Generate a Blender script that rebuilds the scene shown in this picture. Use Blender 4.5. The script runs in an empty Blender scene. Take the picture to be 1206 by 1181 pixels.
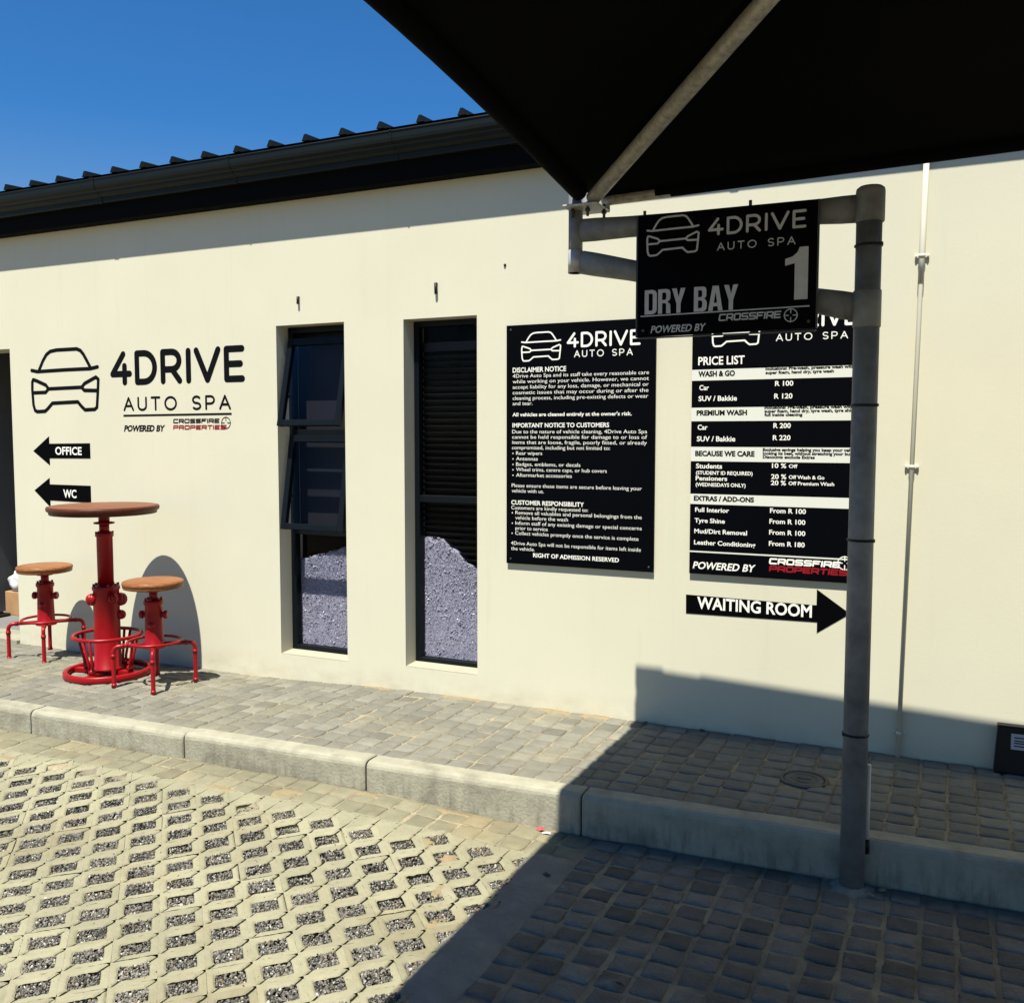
import bpy, math, random
import numpy as np
from mathutils import Vector, Matrix
random.seed(7); rng = np.random.default_rng(7)
S = bpy.context.scene
C = S.collection
R = math.radians

# ------------------------------------------------------------------ camera
cam = bpy.data.cameras.new('camera'); co = bpy.data.objects.new('camera', cam); C.objects.link(co)
cam.sensor_fit = 'HORIZONTAL'; cam.sensor_width = 36.0
cam.lens = 36.0 * 1104.7 / 1206.0
cam.clip_start = 0.05; cam.clip_end = 1000
CAM = np.array([0.0, 0.0, 1.5])
RT = np.array([0.90479118, 0.42585475, 0.00080537]); UP = np.array([-0.03038073, 0.06266174, 0.99757231]); FW = np.array([-0.42477044, 0.9026191, -0.06963357])
co.matrix_world = Matrix(((RT[0], UP[0], -FW[0], 0), (RT[1], UP[1], -FW[1], 0), (RT[2], UP[2], -FW[2], 1.5), (0, 0, 0, 1)))
S.camera = co

# ------------------------------------------------------------------ light
SUNDIR = Vector((-0.05, 1.0, -2.15)).normalized()
W = bpy.data.worlds.new('World'); S.world = W; W.use_nodes = True
nt = W.node_tree; bg = nt.nodes['Background']; sky = nt.nodes.new('ShaderNodeTexSky')
sky.sky_type = 'NISHITA'; sky.sun_disc = False
sky.sun_elevation = math.asin(-SUNDIR.z); sky.sun_rotation = R(180)
sky.air_density = 1.0; sky.dust_density = 0.15; sky.ozone_density = 3.0; sky.altitude = 300
tint = nt.nodes.new('ShaderNodeMix'); tint.data_type = 'RGBA'; tint.blend_type = 'MULTIPLY'; tint.inputs[0].default_value = 1.0
# deep clean blue of a clear southern sky high up, paler towards the horizon
wt = nt.nodes.new('ShaderNodeTexCoord'); wx = nt.nodes.new('ShaderNodeSeparateXYZ'); wr = nt.nodes.new('ShaderNodeValToRGB')
wr.color_ramp.elements[0].position = 0.06; wr.color_ramp.elements[0].color = (1.04, 0.99, 0.92, 1)
wr.color_ramp.elements[1].position = 0.30; wr.color_ramp.elements[1].color = (0.29, 0.78, 1.20, 1)
nt.links.new(wt.outputs['Generated'], wx.inputs[0]); nt.links.new(wx.outputs[2], wr.inputs[0]); nt.links.new(wr.outputs[0], tint.inputs[7])
nt.links.new(sky.outputs[0], tint.inputs[6]); nt.links.new(tint.outputs[2], bg.inputs[0]); bg.inputs[1].default_value = 0.057
sl = bpy.data.lights.new('sun', 'SUN'); so = bpy.data.objects.new('sun', sl); C.objects.link(so)
sl.energy = 5.0; sl.angle = R(0.5); sl.color = (1.0, 0.96, 0.845)
so.rotation_euler = SUNDIR.to_track_quat('-Z', 'Y').to_euler(); so.location = (0, -3, 8)
S.view_settings.view_transform = 'Standard'; S.view_settings.look = 'None'
S.view_settings.exposure = 0.98; S.view_settings.gamma = 1.0; S.view_settings.use_curve_mapping = False
S.cycles.max_bounces = 8; S.cycles.transparent_max_bounces = 12

# ------------------------------------------------------------------ materials
def mat(name, col, rough=0.6, metal=0.0, spec=0.5, var=0.0, vscale=6.0, bump=0.0, bscale=60.0, col2=None, c2scale=3.0, c2lo=0.5, c2hi=0.7, tone=0.0, coat=0.0, detail=6):
    m = bpy.data.materials.new(name); m.use_nodes = True; t = m.node_tree; N = t.nodes; L = t.links
    b = N['Principled BSDF']; b.inputs['Roughness'].default_value = rough; b.inputs['Metallic'].default_value = metal
    b.inputs['Specular IOR Level'].default_value = spec; b.inputs['Coat Weight'].default_value = coat
    b.inputs['Base Color'].default_value = (*col, 1)
    tc = N.new('ShaderNodeTexCoord'); g = N.new('ShaderNodeNewGeometry')
    pos = g.outputs['Position'] if False else tc.outputs['Object']
    cur = None
    def noise(sc, det=detail, ro=0.6):
        n = N.new('ShaderNodeTexNoise'); n.inputs['Scale'].default_value = sc; n.inputs['Detail'].default_value = det; n.inputs['Roughness'].default_value = ro
        L.new(pos, n.inputs['Vector']); return n
    if var or col2 or tone:
        rgb = N.new('ShaderNodeRGB'); rgb.outputs[0].default_value = (*col, 1); cur = rgb.outputs[0]
        if col2:
            n = noise(c2scale); mr = N.new('ShaderNodeMapRange'); mr.inputs[1].default_value = c2lo; mr.inputs[2].default_value = c2hi
            L.new(n.outputs[0], mr.inputs[0]); mx = N.new('ShaderNodeMix'); mx.data_type = 'RGBA'
            L.new(mr.outputs[0], mx.inputs[0]); L.new(cur, mx.inputs[6]); mx.inputs[7].default_value = (*col2, 1); cur = mx.outputs[2]
        if var:
            n = noise(vscale); mr = N.new('ShaderNodeMapRange'); mr.inputs[1].default_value = 0.25; mr.inputs[2].default_value = 0.75
            mr.inputs[3].default_value = 1 - var; mr.inputs[4].default_value = 1 + var
            L.new(n.outputs[0], mr.inputs[0]); vm = N.new('ShaderNodeVectorMath'); vm.operation = 'SCALE'
            L.new(cur, vm.inputs[0]); L.new(mr.outputs[0], vm.inputs['Scale']); cur = vm.outputs[0]
        if tone:
            a = N.new('ShaderNodeAttribute'); a.attribute_name = 'tone'
            mr = N.new('ShaderNodeMapRange'); mr.inputs[3].default_value = 1 - tone; mr.inputs[4].default_value = 1 + tone
            L.new(a.outputs['Fac'], mr.inputs[0]); vm = N.new('ShaderNodeVectorMath'); vm.operation = 'SCALE'
            L.new(cur, vm.inputs[0]); L.new(mr.outputs[0], vm.inputs['Scale']); cur = vm.outputs[0]
        L.new(cur, b.inputs['Base Color'])
    if bump:
        n = noise(bscale); bp = N.new('ShaderNodeBump'); bp.inputs['Strength'].default_value = bump; bp.inputs['Distance'].default_value = 0.01
        L.new(n.outputs[0], bp.inputs['Height']); L.new(bp.outputs[0], b.inputs['Normal'])
    return m

def glass_mat(name, tint, refl=0.05):
    m = bpy.data.materials.new(name); m.use_nodes = True; t = m.node_tree; N = t.nodes; L = t.links
    N.remove(N['Principled BSDF']); out = N['Material Output']
    tr = N.new('ShaderNodeBsdfTransparent'); tr.inputs[0].default_value = (*tint, 1)
    gl = N.new('ShaderNodeBsdfGlossy'); gl.inputs['Roughness'].default_value = 0.01; gl.inputs[0].default_value = (0.9, 0.95, 1, 1)
    fr = N.new('ShaderNodeFresnel'); fr.inputs[0].default_value = 1.5
    mx = N.new('ShaderNodeMixShader'); sc = N.new('ShaderNodeMath'); sc.operation = 'MULTIPLY'; sc.inputs[1].default_value = refl; L.new(fr.outputs[0], sc.inputs[0]); L.new(sc.outputs[0], mx.inputs[0]); L.new(tr.outputs[0], mx.inputs[1]); L.new(gl.outputs[0], mx.inputs[2])
    L.new(mx.outputs[0], out.inputs[0]); return m

M = {}
M['plaster'] = mat('cream_plaster', (0.544, 0.5227, 0.4037), 0.9, spec=0.12, var=0.03, vscale=1.6, bump=0.05, bscale=60)
M['inner'] = mat('grey_inner_wall', (0.16, 0.156, 0.152), 0.9, spec=0.2, var=0.08, vscale=3)
M['roofmetal'] = mat('dark_roof_sheet', (0.0055, 0.008, 0.009), 0.6, spec=0.08, var=0.15, vscale=4)
M['gutter'] = mat('dark_gutter_paint', (0.0055, 0.009, 0.0095), 0.42, spec=0.16, var=0.08, vscale=2)
M['fascia'] = mat('black_fascia', (0.0025, 0.003, 0.0035), 0.7, spec=0.04)
M['frame'] = mat('charcoal_window_frame', (0.0026, 0.0045, 0.0065), 0.42, spec=0.16, var=0.1, vscale=8)
M['blind'] = mat('black_blind', (0.010, 0.010, 0.013), 0.6, spec=0.3)
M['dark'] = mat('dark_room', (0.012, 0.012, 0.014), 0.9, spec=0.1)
M['glass'] = glass_mat('window_glass', (0.93, 0.94, 0.965))
M['panel'] = mat('black_sign_board', (0.0012, 0.0014, 0.0025), 0.55, spec=0.03, var=0.1, vscale=5)
M['vinyl'] = mat('black_vinyl', (0.0012, 0.0012, 0.0019), 0.6, spec=0.03)
M['white'] = mat('white_lettering', (0.72, 0.711, 0.648), 0.6, spec=0.1)
M['band'] = mat('white_band', (0.5704, 0.5796, 0.5152), 0.6, spec=0.2)
M['grey'] = mat('grey_reflective_lettering', (0.42, 0.43, 0.45), 0.5, spec=0.3, var=0.12, vscale=30)
M['black'] = mat('black_lettering', (0.003, 0.003, 0.0045), 0.6, spec=0.08)
M['redletter'] = mat('red_lettering', (0.22, 0.006, 0.012), 0.5, spec=0.2)
M['galv'] = mat('dark_galvanised_steel', (0.165, 0.172, 0.170), 0.55, metal=0.1, spec=0.4, var=0.30, vscale=14, bump=0.06, bscale=80, col2=(0.10, 0.10, 0.098), c2scale=5)
M['galvlight'] = mat('bright_galvanised_steel', (0.36, 0.34, 0.28), 0.5, metal=0.3, spec=0.4, var=0.35, vscale=45, bump=0.1, bscale=90, col2=(0.20, 0.19, 0.16), c2scale=28)
M['bracket'] = mat('pale_zinc_bracket', (0.40, 0.40, 0.38), 0.45, metal=0.3, var=0.2, vscale=20)
M['bolt'] = mat('dark_bolt', (0.04, 0.04, 0.042), 0.5, metal=0.4)
M['fabric'] = mat('black_shade_net', (0.0027, 0.0028, 0.0036), 0.9, spec=0.04, var=0.25, vscale=300, bump=0.15, bscale=400)
M['rubber'] = mat('black_plastic', (0.006, 0.006, 0.007), 0.5, spec=0.3)
M['red'] = mat('red_enamel_paint', (0.235, 0.0022, 0.005), 0.36, spec=0.28, var=0.10, vscale=10, bump=0.03, bscale=50)
M['whitepvc'] = mat('white_pvc_pipe', (0.5568, 0.5351, 0.435), 0.5, spec=0.2, var=0.03)
M['gritbed'] = mat('dark_grit_bed', (0.035, 0.031, 0.025), 0.95, spec=0.05, var=0.3, vscale=40)
M['white_plastic'] = mat('white_plastic', (0.42, 0.42, 0.44), 0.5)
M['kerb'] = mat('concrete_kerb', (0.300, 0.286, 0.218), 0.9, spec=0.12, var=0.16, vscale=9, bump=0.4, bscale=70, col2=(0.20, 0.186, 0.142), c2scale=6.5, c2lo=0.5, c2hi=0.72)
M['block'] = mat('grass_block_concrete', (0.250, 0.236, 0.160), 0.9, spec=0.12, var=0.11, vscale=12, bump=0.3, bscale=140, tone=0.10, col2=(0.225, 0.198, 0.122), c2scale=2.5, c2lo=0.5, c2hi=0.75)
M['cobble'] = mat('grey_cobble', (0.174, 0.167, 0.137), 0.88, spec=0.15, var=0.16, vscale=14, bump=0.6, bscale=110, tone=0.22, col2=(0.1935, 0.1806, 0.1333), c2scale=1.6, c2lo=0.5, c2hi=0.68)
M['cobbledark'] = mat('charcoal_cobble', (0.178, 0.156, 0.126), 0.9, spec=0.06, var=0.20, vscale=14, bump=0.8, bscale=100, tone=0.30, col2=(0.140, 0.119, 0.092), c2scale=2.2, c2lo=0.5, c2hi=0.7)
M['sand'] = mat('joint_sand', (0.29, 0.245, 0.165), 0.95, spec=0.05, var=0.25, vscale=16, bump=0.5, bscale=220, col2=(0.19, 0.165, 0.12), c2scale=3.0, c2lo=0.42, c2hi=0.6)
M['orangesand'] = mat('orange_sand', (0.255, 0.200, 0.118), 0.95, spec=0.05, var=0.15, vscale=30, bump=0.5, bscale=250)
M['haunch'] = mat('rough_cement', (0.21, 0.195, 0.165), 0.95, spec=0.1, var=0.2, vscale=8, bump=0.6, bscale=40, col2=(0.28, 0.235, 0.155), c2scale=4)
M['soil'] = mat('yard_ground', (0.20, 0.17, 0.12), 0.95, spec=0.05, var=0.2, vscale=2)
M['iron'] = mat('dark_iron_cover', (0.055, 0.058, 0.06), 0.55, metal=0.3, var=0.2, vscale=20)
M['box'] = mat('black_box_plastic', (0.0035, 0.0035, 0.005), 0.42, spec=0.3)
M['card'] = mat('brown_board', (0.35, 0.20, 0.09), 0.8, var=0.15, vscale=10)
M['leaf'] = mat('dry_leaf', (0.06, 0.04, 0.02), 0.8)
M['pinkred'] = mat('red_wrapper', (0.55, 0.05, 0.06), 0.6)

def wood_mat(name, c1, c2, sc):
    m = mat(name, c1, 0.45, spec=0.2, bump=0.0); t = m.node_tree; N = t.nodes; L = t.links; b = N['Principled BSDF']
    tc = N.new('ShaderNodeTexCoord'); mp = N.new('ShaderNodeMapping'); mp.inputs['Scale'].default_value = (sc, sc * 9, sc * 9)
    L.new(tc.outputs['Object'], mp.inputs[0]); n = N.new('ShaderNodeTexNoise'); n.inputs['Scale'].default_value = 2.2; n.inputs['Detail'].default_value = 7; n.inputs['Distortion'].default_value = 0.8
    L.new(mp.outputs[0], n.inputs['Vector']); cr = N.new('ShaderNodeValToRGB'); cr.color_ramp.elements[0].color = (*c2, 1); cr.color_ramp.elements[1].color = (*c1, 1)
    cr.color_ramp.elements[0].position = 0.35; cr.color_ramp.elements[1].position = 0.65
    L.new(n.outputs[0], cr.inputs[0]); L.new(cr.outputs[0], b.inputs['Base Color']); return m
M['woodtop'] = wood_mat('red_brown_wood', (0.19, 0.060, 0.022), (0.11, 0.034, 0.014), 2)
M['woodrim'] = wood_mat('dark_wood_rim', (0.085, 0.022, 0.011), (0.055, 0.014, 0.008), 2)
M['woodseat'] = wood_mat('honey_wood', (0.27, 0.108, 0.038), (0.16, 0.058, 0.021), 3)

def gravel_mat(name, cols):
    m = mat(name, cols[0][1], 0.9, spec=0.15); t = m.node_tree; N = t.nodes; L = t.links
    a = N.new('ShaderNodeAttribute'); a.attribute_name = 'tone'; cr = N.new('ShaderNodeValToRGB'); cr.color_ramp.interpolation = 'CONSTANT'
    e = cr.color_ramp.elements; e[0].position = 0; e[0].color = (*cols[0][1], 1); e[1].position = cols[1][0]; e[1].color = (*cols[1][1], 1)
    for p, c in cols[2:]:
        k = e.new(p); k.color = (*c, 1)
    L.new(a.outputs['Fac'], cr.inputs[0]); L.new(cr.outputs[0], N['Principled BSDF'].inputs['Base Color']); return m
M['gravel'] = gravel_mat('dark_gravel', [(0, (0.045, 0.042, 0.038)), (0.22, (0.10, 0.094, 0.085)), (0.5, (0.16, 0.148, 0.13)), (0.75, (0.23, 0.215, 0.185)), (0.94, (0.20, 0.135, 0.08)), (0.965, (0.45, 0.43, 0.37))])
M['heap'] = gravel_mat('lilac_grey_gravel', [(0, (0.25, 0.235, 0.285)), (0.3, (0.285, 0.268, 0.32)), (0.6, (0.32, 0.303, 0.36)), (0.88, (0.42, 0.41, 0.46)), (0.95, (0.85, 0.85, 0.85))])
M['heapbase'] = mat('lilac_grey_grit', (0.29, 0.273, 0.325), 0.95, spec=0.1, var=0.22, vscale=50, bump=0.35, bscale=160)

def weather(m, vec, lo, hi, col, amount, z0=None, z1=None):
    """stains: stretched noise, optionally only between the object heights z0 (full) and z1 (none)"""
    t = m.node_tree; N = t.nodes; L = t.links; b = N['Principled BSDF']; src = b.inputs['Base Color'].links[0].from_socket
    tc = N.new('ShaderNodeTexCoord'); mp = N.new('ShaderNodeMapping'); mp.inputs['Scale'].default_value = vec; L.new(tc.outputs['Object'], mp.inputs[0])
    n = N.new('ShaderNodeTexNoise'); n.inputs['Scale'].default_value = 1.0; n.inputs['Detail'].default_value = 8; n.inputs['Roughness'].default_value = 0.65; L.new(mp.outputs[0], n.inputs['Vector'])
    mr = N.new('ShaderNodeMapRange'); mr.inputs[1].default_value = lo; mr.inputs[2].default_value = hi; mr.inputs[4].default_value = amount; L.new(n.outputs[0], mr.inputs[0]); f = mr.outputs[0]
    if z0 is not None:
        s = N.new('ShaderNodeSeparateXYZ'); L.new(tc.outputs['Object'], s.inputs[0]); mz = N.new('ShaderNodeMapRange'); mz.inputs[1].default_value = z0; mz.inputs[2].default_value = z1
        mz.inputs[3].default_value = 1; mz.inputs[4].default_value = 0; L.new(s.outputs[2], mz.inputs[0]); mu = N.new('ShaderNodeMath'); mu.operation = 'MULTIPLY'; L.new(f, mu.inputs[0]); L.new(mz.outputs[0], mu.inputs[1]); f = mu.outputs[0]
    mx = N.new('ShaderNodeMix'); mx.data_type = 'RGBA'; L.new(f, mx.inputs[0]); L.new(src, mx.inputs[6]); mx.inputs[7].default_value = (*col, 1); L.new(mx.outputs[2], b.inputs['Base Color'])
weather(M['plaster'], (5, 5, 9), 0.40, 0.72, (0.36, 0.30, 0.20), 0.5, 0.0, 0.14)       # splash dirt along the wall foot
weather(M['plaster'], (0.9, 0.9, 0.7), 0.45, 0.75, (0.50, 0.465, 0.345), 0.2)          # patchy paint
weather(M['plaster'], (11, 11, 0.5), 0.58, 0.80, (0.44, 0.40, 0.30), 0.30)              # faint runs
weather(M['kerb'], (26, 26, 5), 0.46, 0.66, (0.13, 0.115, 0.085), 0.75, -0.14, 0.0)     # damp streaks and scuffs low on the face
weather(M['kerb'], (3, 3, 6), 0.55, 0.70, (0.17, 0.155, 0.12), 0.6)
weather(M['block'], (1.3, 1.3, 1.3), 0.48, 0.72, (0.17, 0.15, 0.095), 0.6)
weather(M['block'], (60, 60, 60), 0.64, 0.70, (0.10, 0.09, 0.07), 0.7)
weather(M['cobble'], (2.2, 2.2, 2.2), 0.5, 0.7, (0.13, 0.12, 0.092), 0.4)
weather(M['cobbledark'], (9, 9, 9), 0.60, 0.70, (0.26, 0.24, 0.21), 0.55)
weather(M['red'], (35, 35, 35), 0.66, 0.72, (0.05, 0.012, 0.008), 0.8)
weather(M['galv'], (20, 20, 3), 0.58, 0.75, (0.10, 0.07, 0.045), 0.5)

# ------------------------------------------------------------------ mesh builder
class MB:
    def __init__(s): s.v = []; s.f = []; s.sm = []
    def add(s, vs, fs, smooth=False):
        o = len(s.v); s.v += [tuple(p) for p in vs]; s.f += [tuple(i + o for i in f) for f in fs]; s.sm += [smooth] * len(fs); return s
    def box(s, x0, y0, z0, x1, y1, z1, bev=0.0):
        if bev <= 0:
            v = [(x, y, z) for x in (x0, x1) for y in (y0, y1) for z in (z0, z1)]
            return s.add(v, [(0, 1, 3, 2), (4, 6, 7, 5), (0, 4, 5, 1), (2, 3, 7, 6), (0, 2, 6, 4), (1, 5, 7, 3)])
        b = bev; v = []; f = []
        # chamfered box: 24 vertices
        idx = {}
        for ix, x in enumerate((x0, x1)):
            for iy, y in enumerate((y0, y1)):
                for iz, z in enumerate((z0, z1)):
                    sx, sy, sz = (1 if ix == 0 else -1), (1 if iy == 0 else -1), (1 if iz == 0 else -1)
                    for a in range(3):
                        p = [x + sx * b, y + sy * b, z + sz * b]; p[a] = (x, y, z)[a]
                        idx[(ix, iy, iz, a)] = len(v); v.append(tuple(p))
        def q(a, i):
            o = [k for k in range(3) if k != a]; r = []
            for j, k in ((0, 0), (1, 0), (1, 1), (0, 1)):
                c = [0, 0, 0]; c[a] = i; c[o[0]] = j; c[o[1]] = k; r.append(idx[(*c, a)])
            return r
        for a in range(3):
            for i in (0, 1): f.append(q(a, i))
        for a in range(3):
            o = [k for k in range(3) if k != a]
            for j in (0, 1):
                for k in (0, 1):
                    c0 = [0, 0, 0]; c0[o[0]] = j; c0[o[1]] = k; c1 = c0[:]; c1[a] = 1
                    f.append((idx[(*c0, o[0])], idx[(*c1, o[0])], idx[(*c1, o[1])], idx[(*c0, o[1])]))
        for i in (0, 1):
            for j in (0, 1):
                for k in (0, 1): f.append([idx[(i, j, k, a)] for a in range(3)])
        return s.add(v, f)
    def tube(s, pts, r, n=16, cap=True, flat=None):
        P = [Vector(p) for p in pts]; rs = r if isinstance(r, (list, tuple)) else [r] * len(P)
        vs = []; fs = []; up = None
        for i, p in enumerate(P):
            d = ((P[min(i + 1, len(P) - 1)] - P[i]).normalized() + (P[i] - P[max(i - 1, 0)]).normalized())
            d.normalize()
            if up is None:
                up = Vector((0, 0, 1)) if abs(d.z) < 0.9 else Vector((0, 1, 0))
            a = d.cross(up).normalized(); b = a.cross(d).normalized(); up = b
            ra, rb = (rs[i], rs[i]) if not isinstance(rs[i], tuple) else rs[i]
            for k in range(n):
                t = 2 * math.pi * k / n; vs.append(p + a * ra * math.cos(t) + b * rb * math.sin(t))
        for i in range(len(P) - 1):
            for k in range(n):
                fs.append((i * n + k, i * n + (k + 1) % n, (i + 1) * n + (k + 1) % n, (i + 1) * n + k))
        s.add(vs, fs, True)
        if cap:
            o = len(s.v) - len(vs)
            s.f += [tuple(o + k for k in reversed(range(n))), tuple(o + (len(P) - 1) * n + k for k in range(n))]; s.sm += [False, False]
        return s
    def lathe(s, c, prof, n=40, smooth=True):
        vs = []; fs = []
        for (r, z) in prof:
            for k in range(n):
                t = 2 * math.pi * k / n; vs.append((c[0] + r * math.cos(t), c[1] + r * math.sin(t), c[2] + z))
        m = len(prof)
        for i in range(m - 1):
            for k in range(n): fs.append((i * n + k, i * n + (k + 1) % n, (i + 1) * n + (k + 1) % n, (i + 1) * n + k))
        s.add(vs, fs, smooth); o = len(s.v) - len(vs)
        s.f += [tuple(o + k for k in reversed(range(n))), tuple(o + (m - 1) * n + k for k in range(n))]; s.sm += [False, False]
        return s
    def torus(s, c, Rr, r, n=48, k=12, flat=1.0):
        vs = []; fs = []
        for i in range(n):
            t = 2 * math.pi * i / n
            for j in range(k):
                a = 2 * math.pi * j / k; q = Rr + r * math.cos(a)
                vs.append((c[0] + q * math.cos(t), c[1] + q * math.sin(t), c[2] + r * flat * math.sin(a)))
        for i in range(n):
            for j in range(k): fs.append((i * k + j, ((i + 1) % n) * k + j, ((i + 1) % n) * k + (j + 1) % k, i * k + (j + 1) % k))
        return s.add(vs, fs, True)
    def sphere(s, c, r, n=16, m=10, sc=(1, 1, 1)):
        vs = []; fs = []
        for i in range(m + 1):
            p = math.pi * i / m
            for k in range(n):
                t = 2 * math.pi * k / n; vs.append((c[0] + r * sc[0] * math.sin(p) * math.cos(t), c[1] + r * sc[1] * math.sin(p) * math.sin(t), c[2] + r * sc[2] * math.cos(p)))
        for i in range(m):
            for k in range(n): fs.append((i * n + k, (i + 1) * n + k, (i + 1) * n + (k + 1) % n, i * n + (k + 1) % n))
        return s.add(vs, fs, True)
    def prism(s, poly, y0, y1):          # polygon in XZ extruded along Y
        n = len(poly); v = [(x, y0, z) for x, z in poly] + [(x, y1, z) for x, z in poly]
        return s.add(v, [tuple(range(n)), tuple(reversed(range(n, 2 * n)))] + [(i, i + n, (i + 1) % n + n, (i + 1) % n) for i in range(n)])
    def extrude_x(s, prof, x0, x1, closed=True):   # (y,z) profile along X
        n = len(prof); v = [(x0, y, z) for y, z in prof] + [(x1, y, z) for y, z in prof]
        f = [(i, (i + 1) % n, (i + 1) % n + n, i + n) for i in range(n if closed else n - 1)]
        if closed: f += [tuple(reversed(range(n))), tuple(range(n, 2 * n))]
        return s.add(v, f)
    def build(s, name, m, parent=None, fixn=True):
        me = bpy.data.meshes.new(name); me.from_pydata(s.v, [], s.f); me.update()
        me.polygons.foreach_set('use_smooth', s.sm)
        if fixn:
            import bmesh
            b = bmesh.new(); b.from_mesh(me); bmesh.ops.recalc_face_normals(b, faces=b.faces); b.to_mesh(me); b.free()
        return link(name, me, m, parent)

def link(name, me, m, parent=None):
    o = bpy.data.objects.new(name, me); C.objects.link(o)
    if m is not None: me.materials.append(m)
    if parent is not None:
        o.parent = parent
        me.transform(Matrix.Translation(-world_loc(parent)))
    return o
def world_loc(o):
    l = o.location.copy()
    while o.parent: o = o.parent; l += o.location
    return l
def np_mesh(name, V, F, m, tone=None, smooth=True, parent=None):
    me = bpy.data.meshes.new(name); V = np.ascontiguousarray(V, dtype=np.float32); F = np.ascontiguousarray(F, dtype=np.int32)
    k = F.shape[1]; me.vertices.add(len(V)); me.vertices.foreach_set('co', V.ravel())
    me.loops.add(F.size); me.loops.foreach_set('vertex_index', F.ravel()); me.polygons.add(len(F))
    me.polygons.foreach_set('loop_start', np.arange(0, F.size, k, dtype=np.int32))
    me.update(calc_edges=True); me.polygons.foreach_set('use_smooth', np.full(len(F), smooth))
    if tone is not None:
        a = me.attributes.new('tone', 'FLOAT', 'POINT'); a.data.foreach_set('value', np.ascontiguousarray(tone, dtype=np.float32))
    me.validate(); return link(name, me, m, parent)
def empty(name, loc, label=None, cat=None, group=None):
    o = bpy.data.objects.new(name, None); C.objects.link(o); o.location = loc; o.empty_display_size = 0.1
    tag(o, label, cat, group); return o
def tag(o, label=None, cat=None, group=None, kind=None):
    if label: o['label'] = label
    if cat: o['category'] = cat
    if group: o['group'] = group
    if kind: o['kind'] = kind
    return o

# ------------------------------------------------------------------ lettering
def _glyph_mesh(txt, bold=0.0):
    c = bpy.data.curves.new('lettering', 'FONT'); c.body = txt; c.size = 1.0; c.offset = bold; c.resolution_u = 3
    o = bpy.data.objects.new('lettering', c); C.objects.link(o)
    dg = bpy.context.evaluated_depsgraph_get(); dg.update()
    me = bpy.data.meshes.new_from_object(o.evaluated_get(dg)); bpy.data.objects.remove(o); bpy.data.curves.remove(c)
    v = np.zeros(len(me.vertices) * 3); me.vertices.foreach_get('co', v); v = v.reshape(-1, 3)
    f = [tuple(p.vertices) for p in me.polygons]; bpy.data.meshes.remove(me); return v, f
CAPH = _glyph_mesh('H')[0][:, 1].max()
def put_text(mb, txt, x0, x1, z, cap, Y, bold=0.0, shear=0.0):
    v, f = _glyph_mesh(txt, bold)
    a, b = v[:, 0].min(), v[:, 0].max(); sz = cap / CAPH
    zz = v[:, 1] * sz; sx = (x1 - x0 - shear * cap) / (b - a)
    xx = x0 + (v[:, 0] - a) * sx + shear * zz
    mb.add(np.stack([xx, np.full(len(v), Y), z + zz], 1), f)
def ribbon(mb, pts, w, Y, closed=False, round_=True):
    """flat stroke of width w in the plane Y, with round joins and ends"""
    n = len(pts)
    for i in range(n - 1 + closed):
        a = np.array(pts[i]); b = np.array(pts[(i + 1) % n]); d = b - a; l = np.hypot(*d)
        if l < 1e-9: continue
        q = np.array([-d[1], d[0]]) / l * w / 2; yy = Y - 0.00001 * (len(mb.f) % 40)
        mb.add([(p[0], yy, p[1]) for p in (a - q, b - q, b + q, a + q)], [(0, 1, 2, 3)])
    if round_:
        for i, p in enumerate(pts):
            yy = Y - 0.00001 * (len(mb.f) % 40)
            mb.add([(p[0] + w / 2 * math.cos(2 * math.pi * k / 12), yy, p[1] + w / 2 * math.sin(2 * math.pi * k / 12)) for k in range(12)], [tuple(range(12))])
def arc(cx, cy, rx, ry, a0, a1, n=10):
    return [(cx + rx * math.cos(R(a0 + (a1 - a0) * i / n)), cy + ry * math.sin(R(a0 + (a1 - a0) * i / n))) for i in range(n + 1)]
ROUND = {   # monoline letters: (advance width, strokes) on a unit cap height
 '4': (0.72, [[(0.46, 1), (0.02, 0.30), (0.70, 0.30)], [(0.50, 0.58), (0.50, 0)]]),
 'D': (0.72, [[(0, 0), (0, 1), (0.28, 1)] + arc(0.28, 0.5, 0.40, 0.5, 90, -90, 14) + [(0, 0)]]),
 'R': (0.66, [[(0, 0), (0, 1), (0.34, 1)] + arc(0.34, 0.70, 0.27, 0.30, 90, -90, 10) + [(0, 0.40)], [(0.34, 0.40), (0.62, 0)]]),
 'I': (0.04, [[(0.02, 0), (0.02, 1)]]),
 'V': (0.80, [[(0, 1), (0.39, 0), (0.78, 1)]]),
 'E': (0.56, [[(0.54, 1), (0, 1), (0, 0), (0.54, 0)], [(0, 0.5), (0.48, 0.5)]]),
 'A': (0.72, [[(0, 0), (0.36, 1), (0.72, 0)], [(0.13, 0.33), (0.59, 0.33)]]),
 'U': (0.64, [[(0, 1), (0, 0.34)] + arc(0.31, 0.33, 0.31, 0.33, 180, 360, 12) + [(0.62, 1)]]),
 'T': (0.64, [[(0, 1), (0.62, 1)], [(0.31, 1), (0.31, 0)]]),
 'O': (0.84, [arc(0.42, 0.5, 0.42, 0.5, 0, 360, 28)]),
 'S': (0.58, [arc(0.29, 0.74, 0.27, 0.26, 35, 270, 12) + arc(0.29, 0.24, 0.28, 0.24, 90, -145, 12)]),
 'P': (0.60, [[(0, 0), (0, 1), (0.32, 1)] + arc(0.32, 0.71, 0.27, 0.29, 90, -90, 10) + [(0, 0.42)]]),
 ' ': (0.42, [])}
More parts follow.
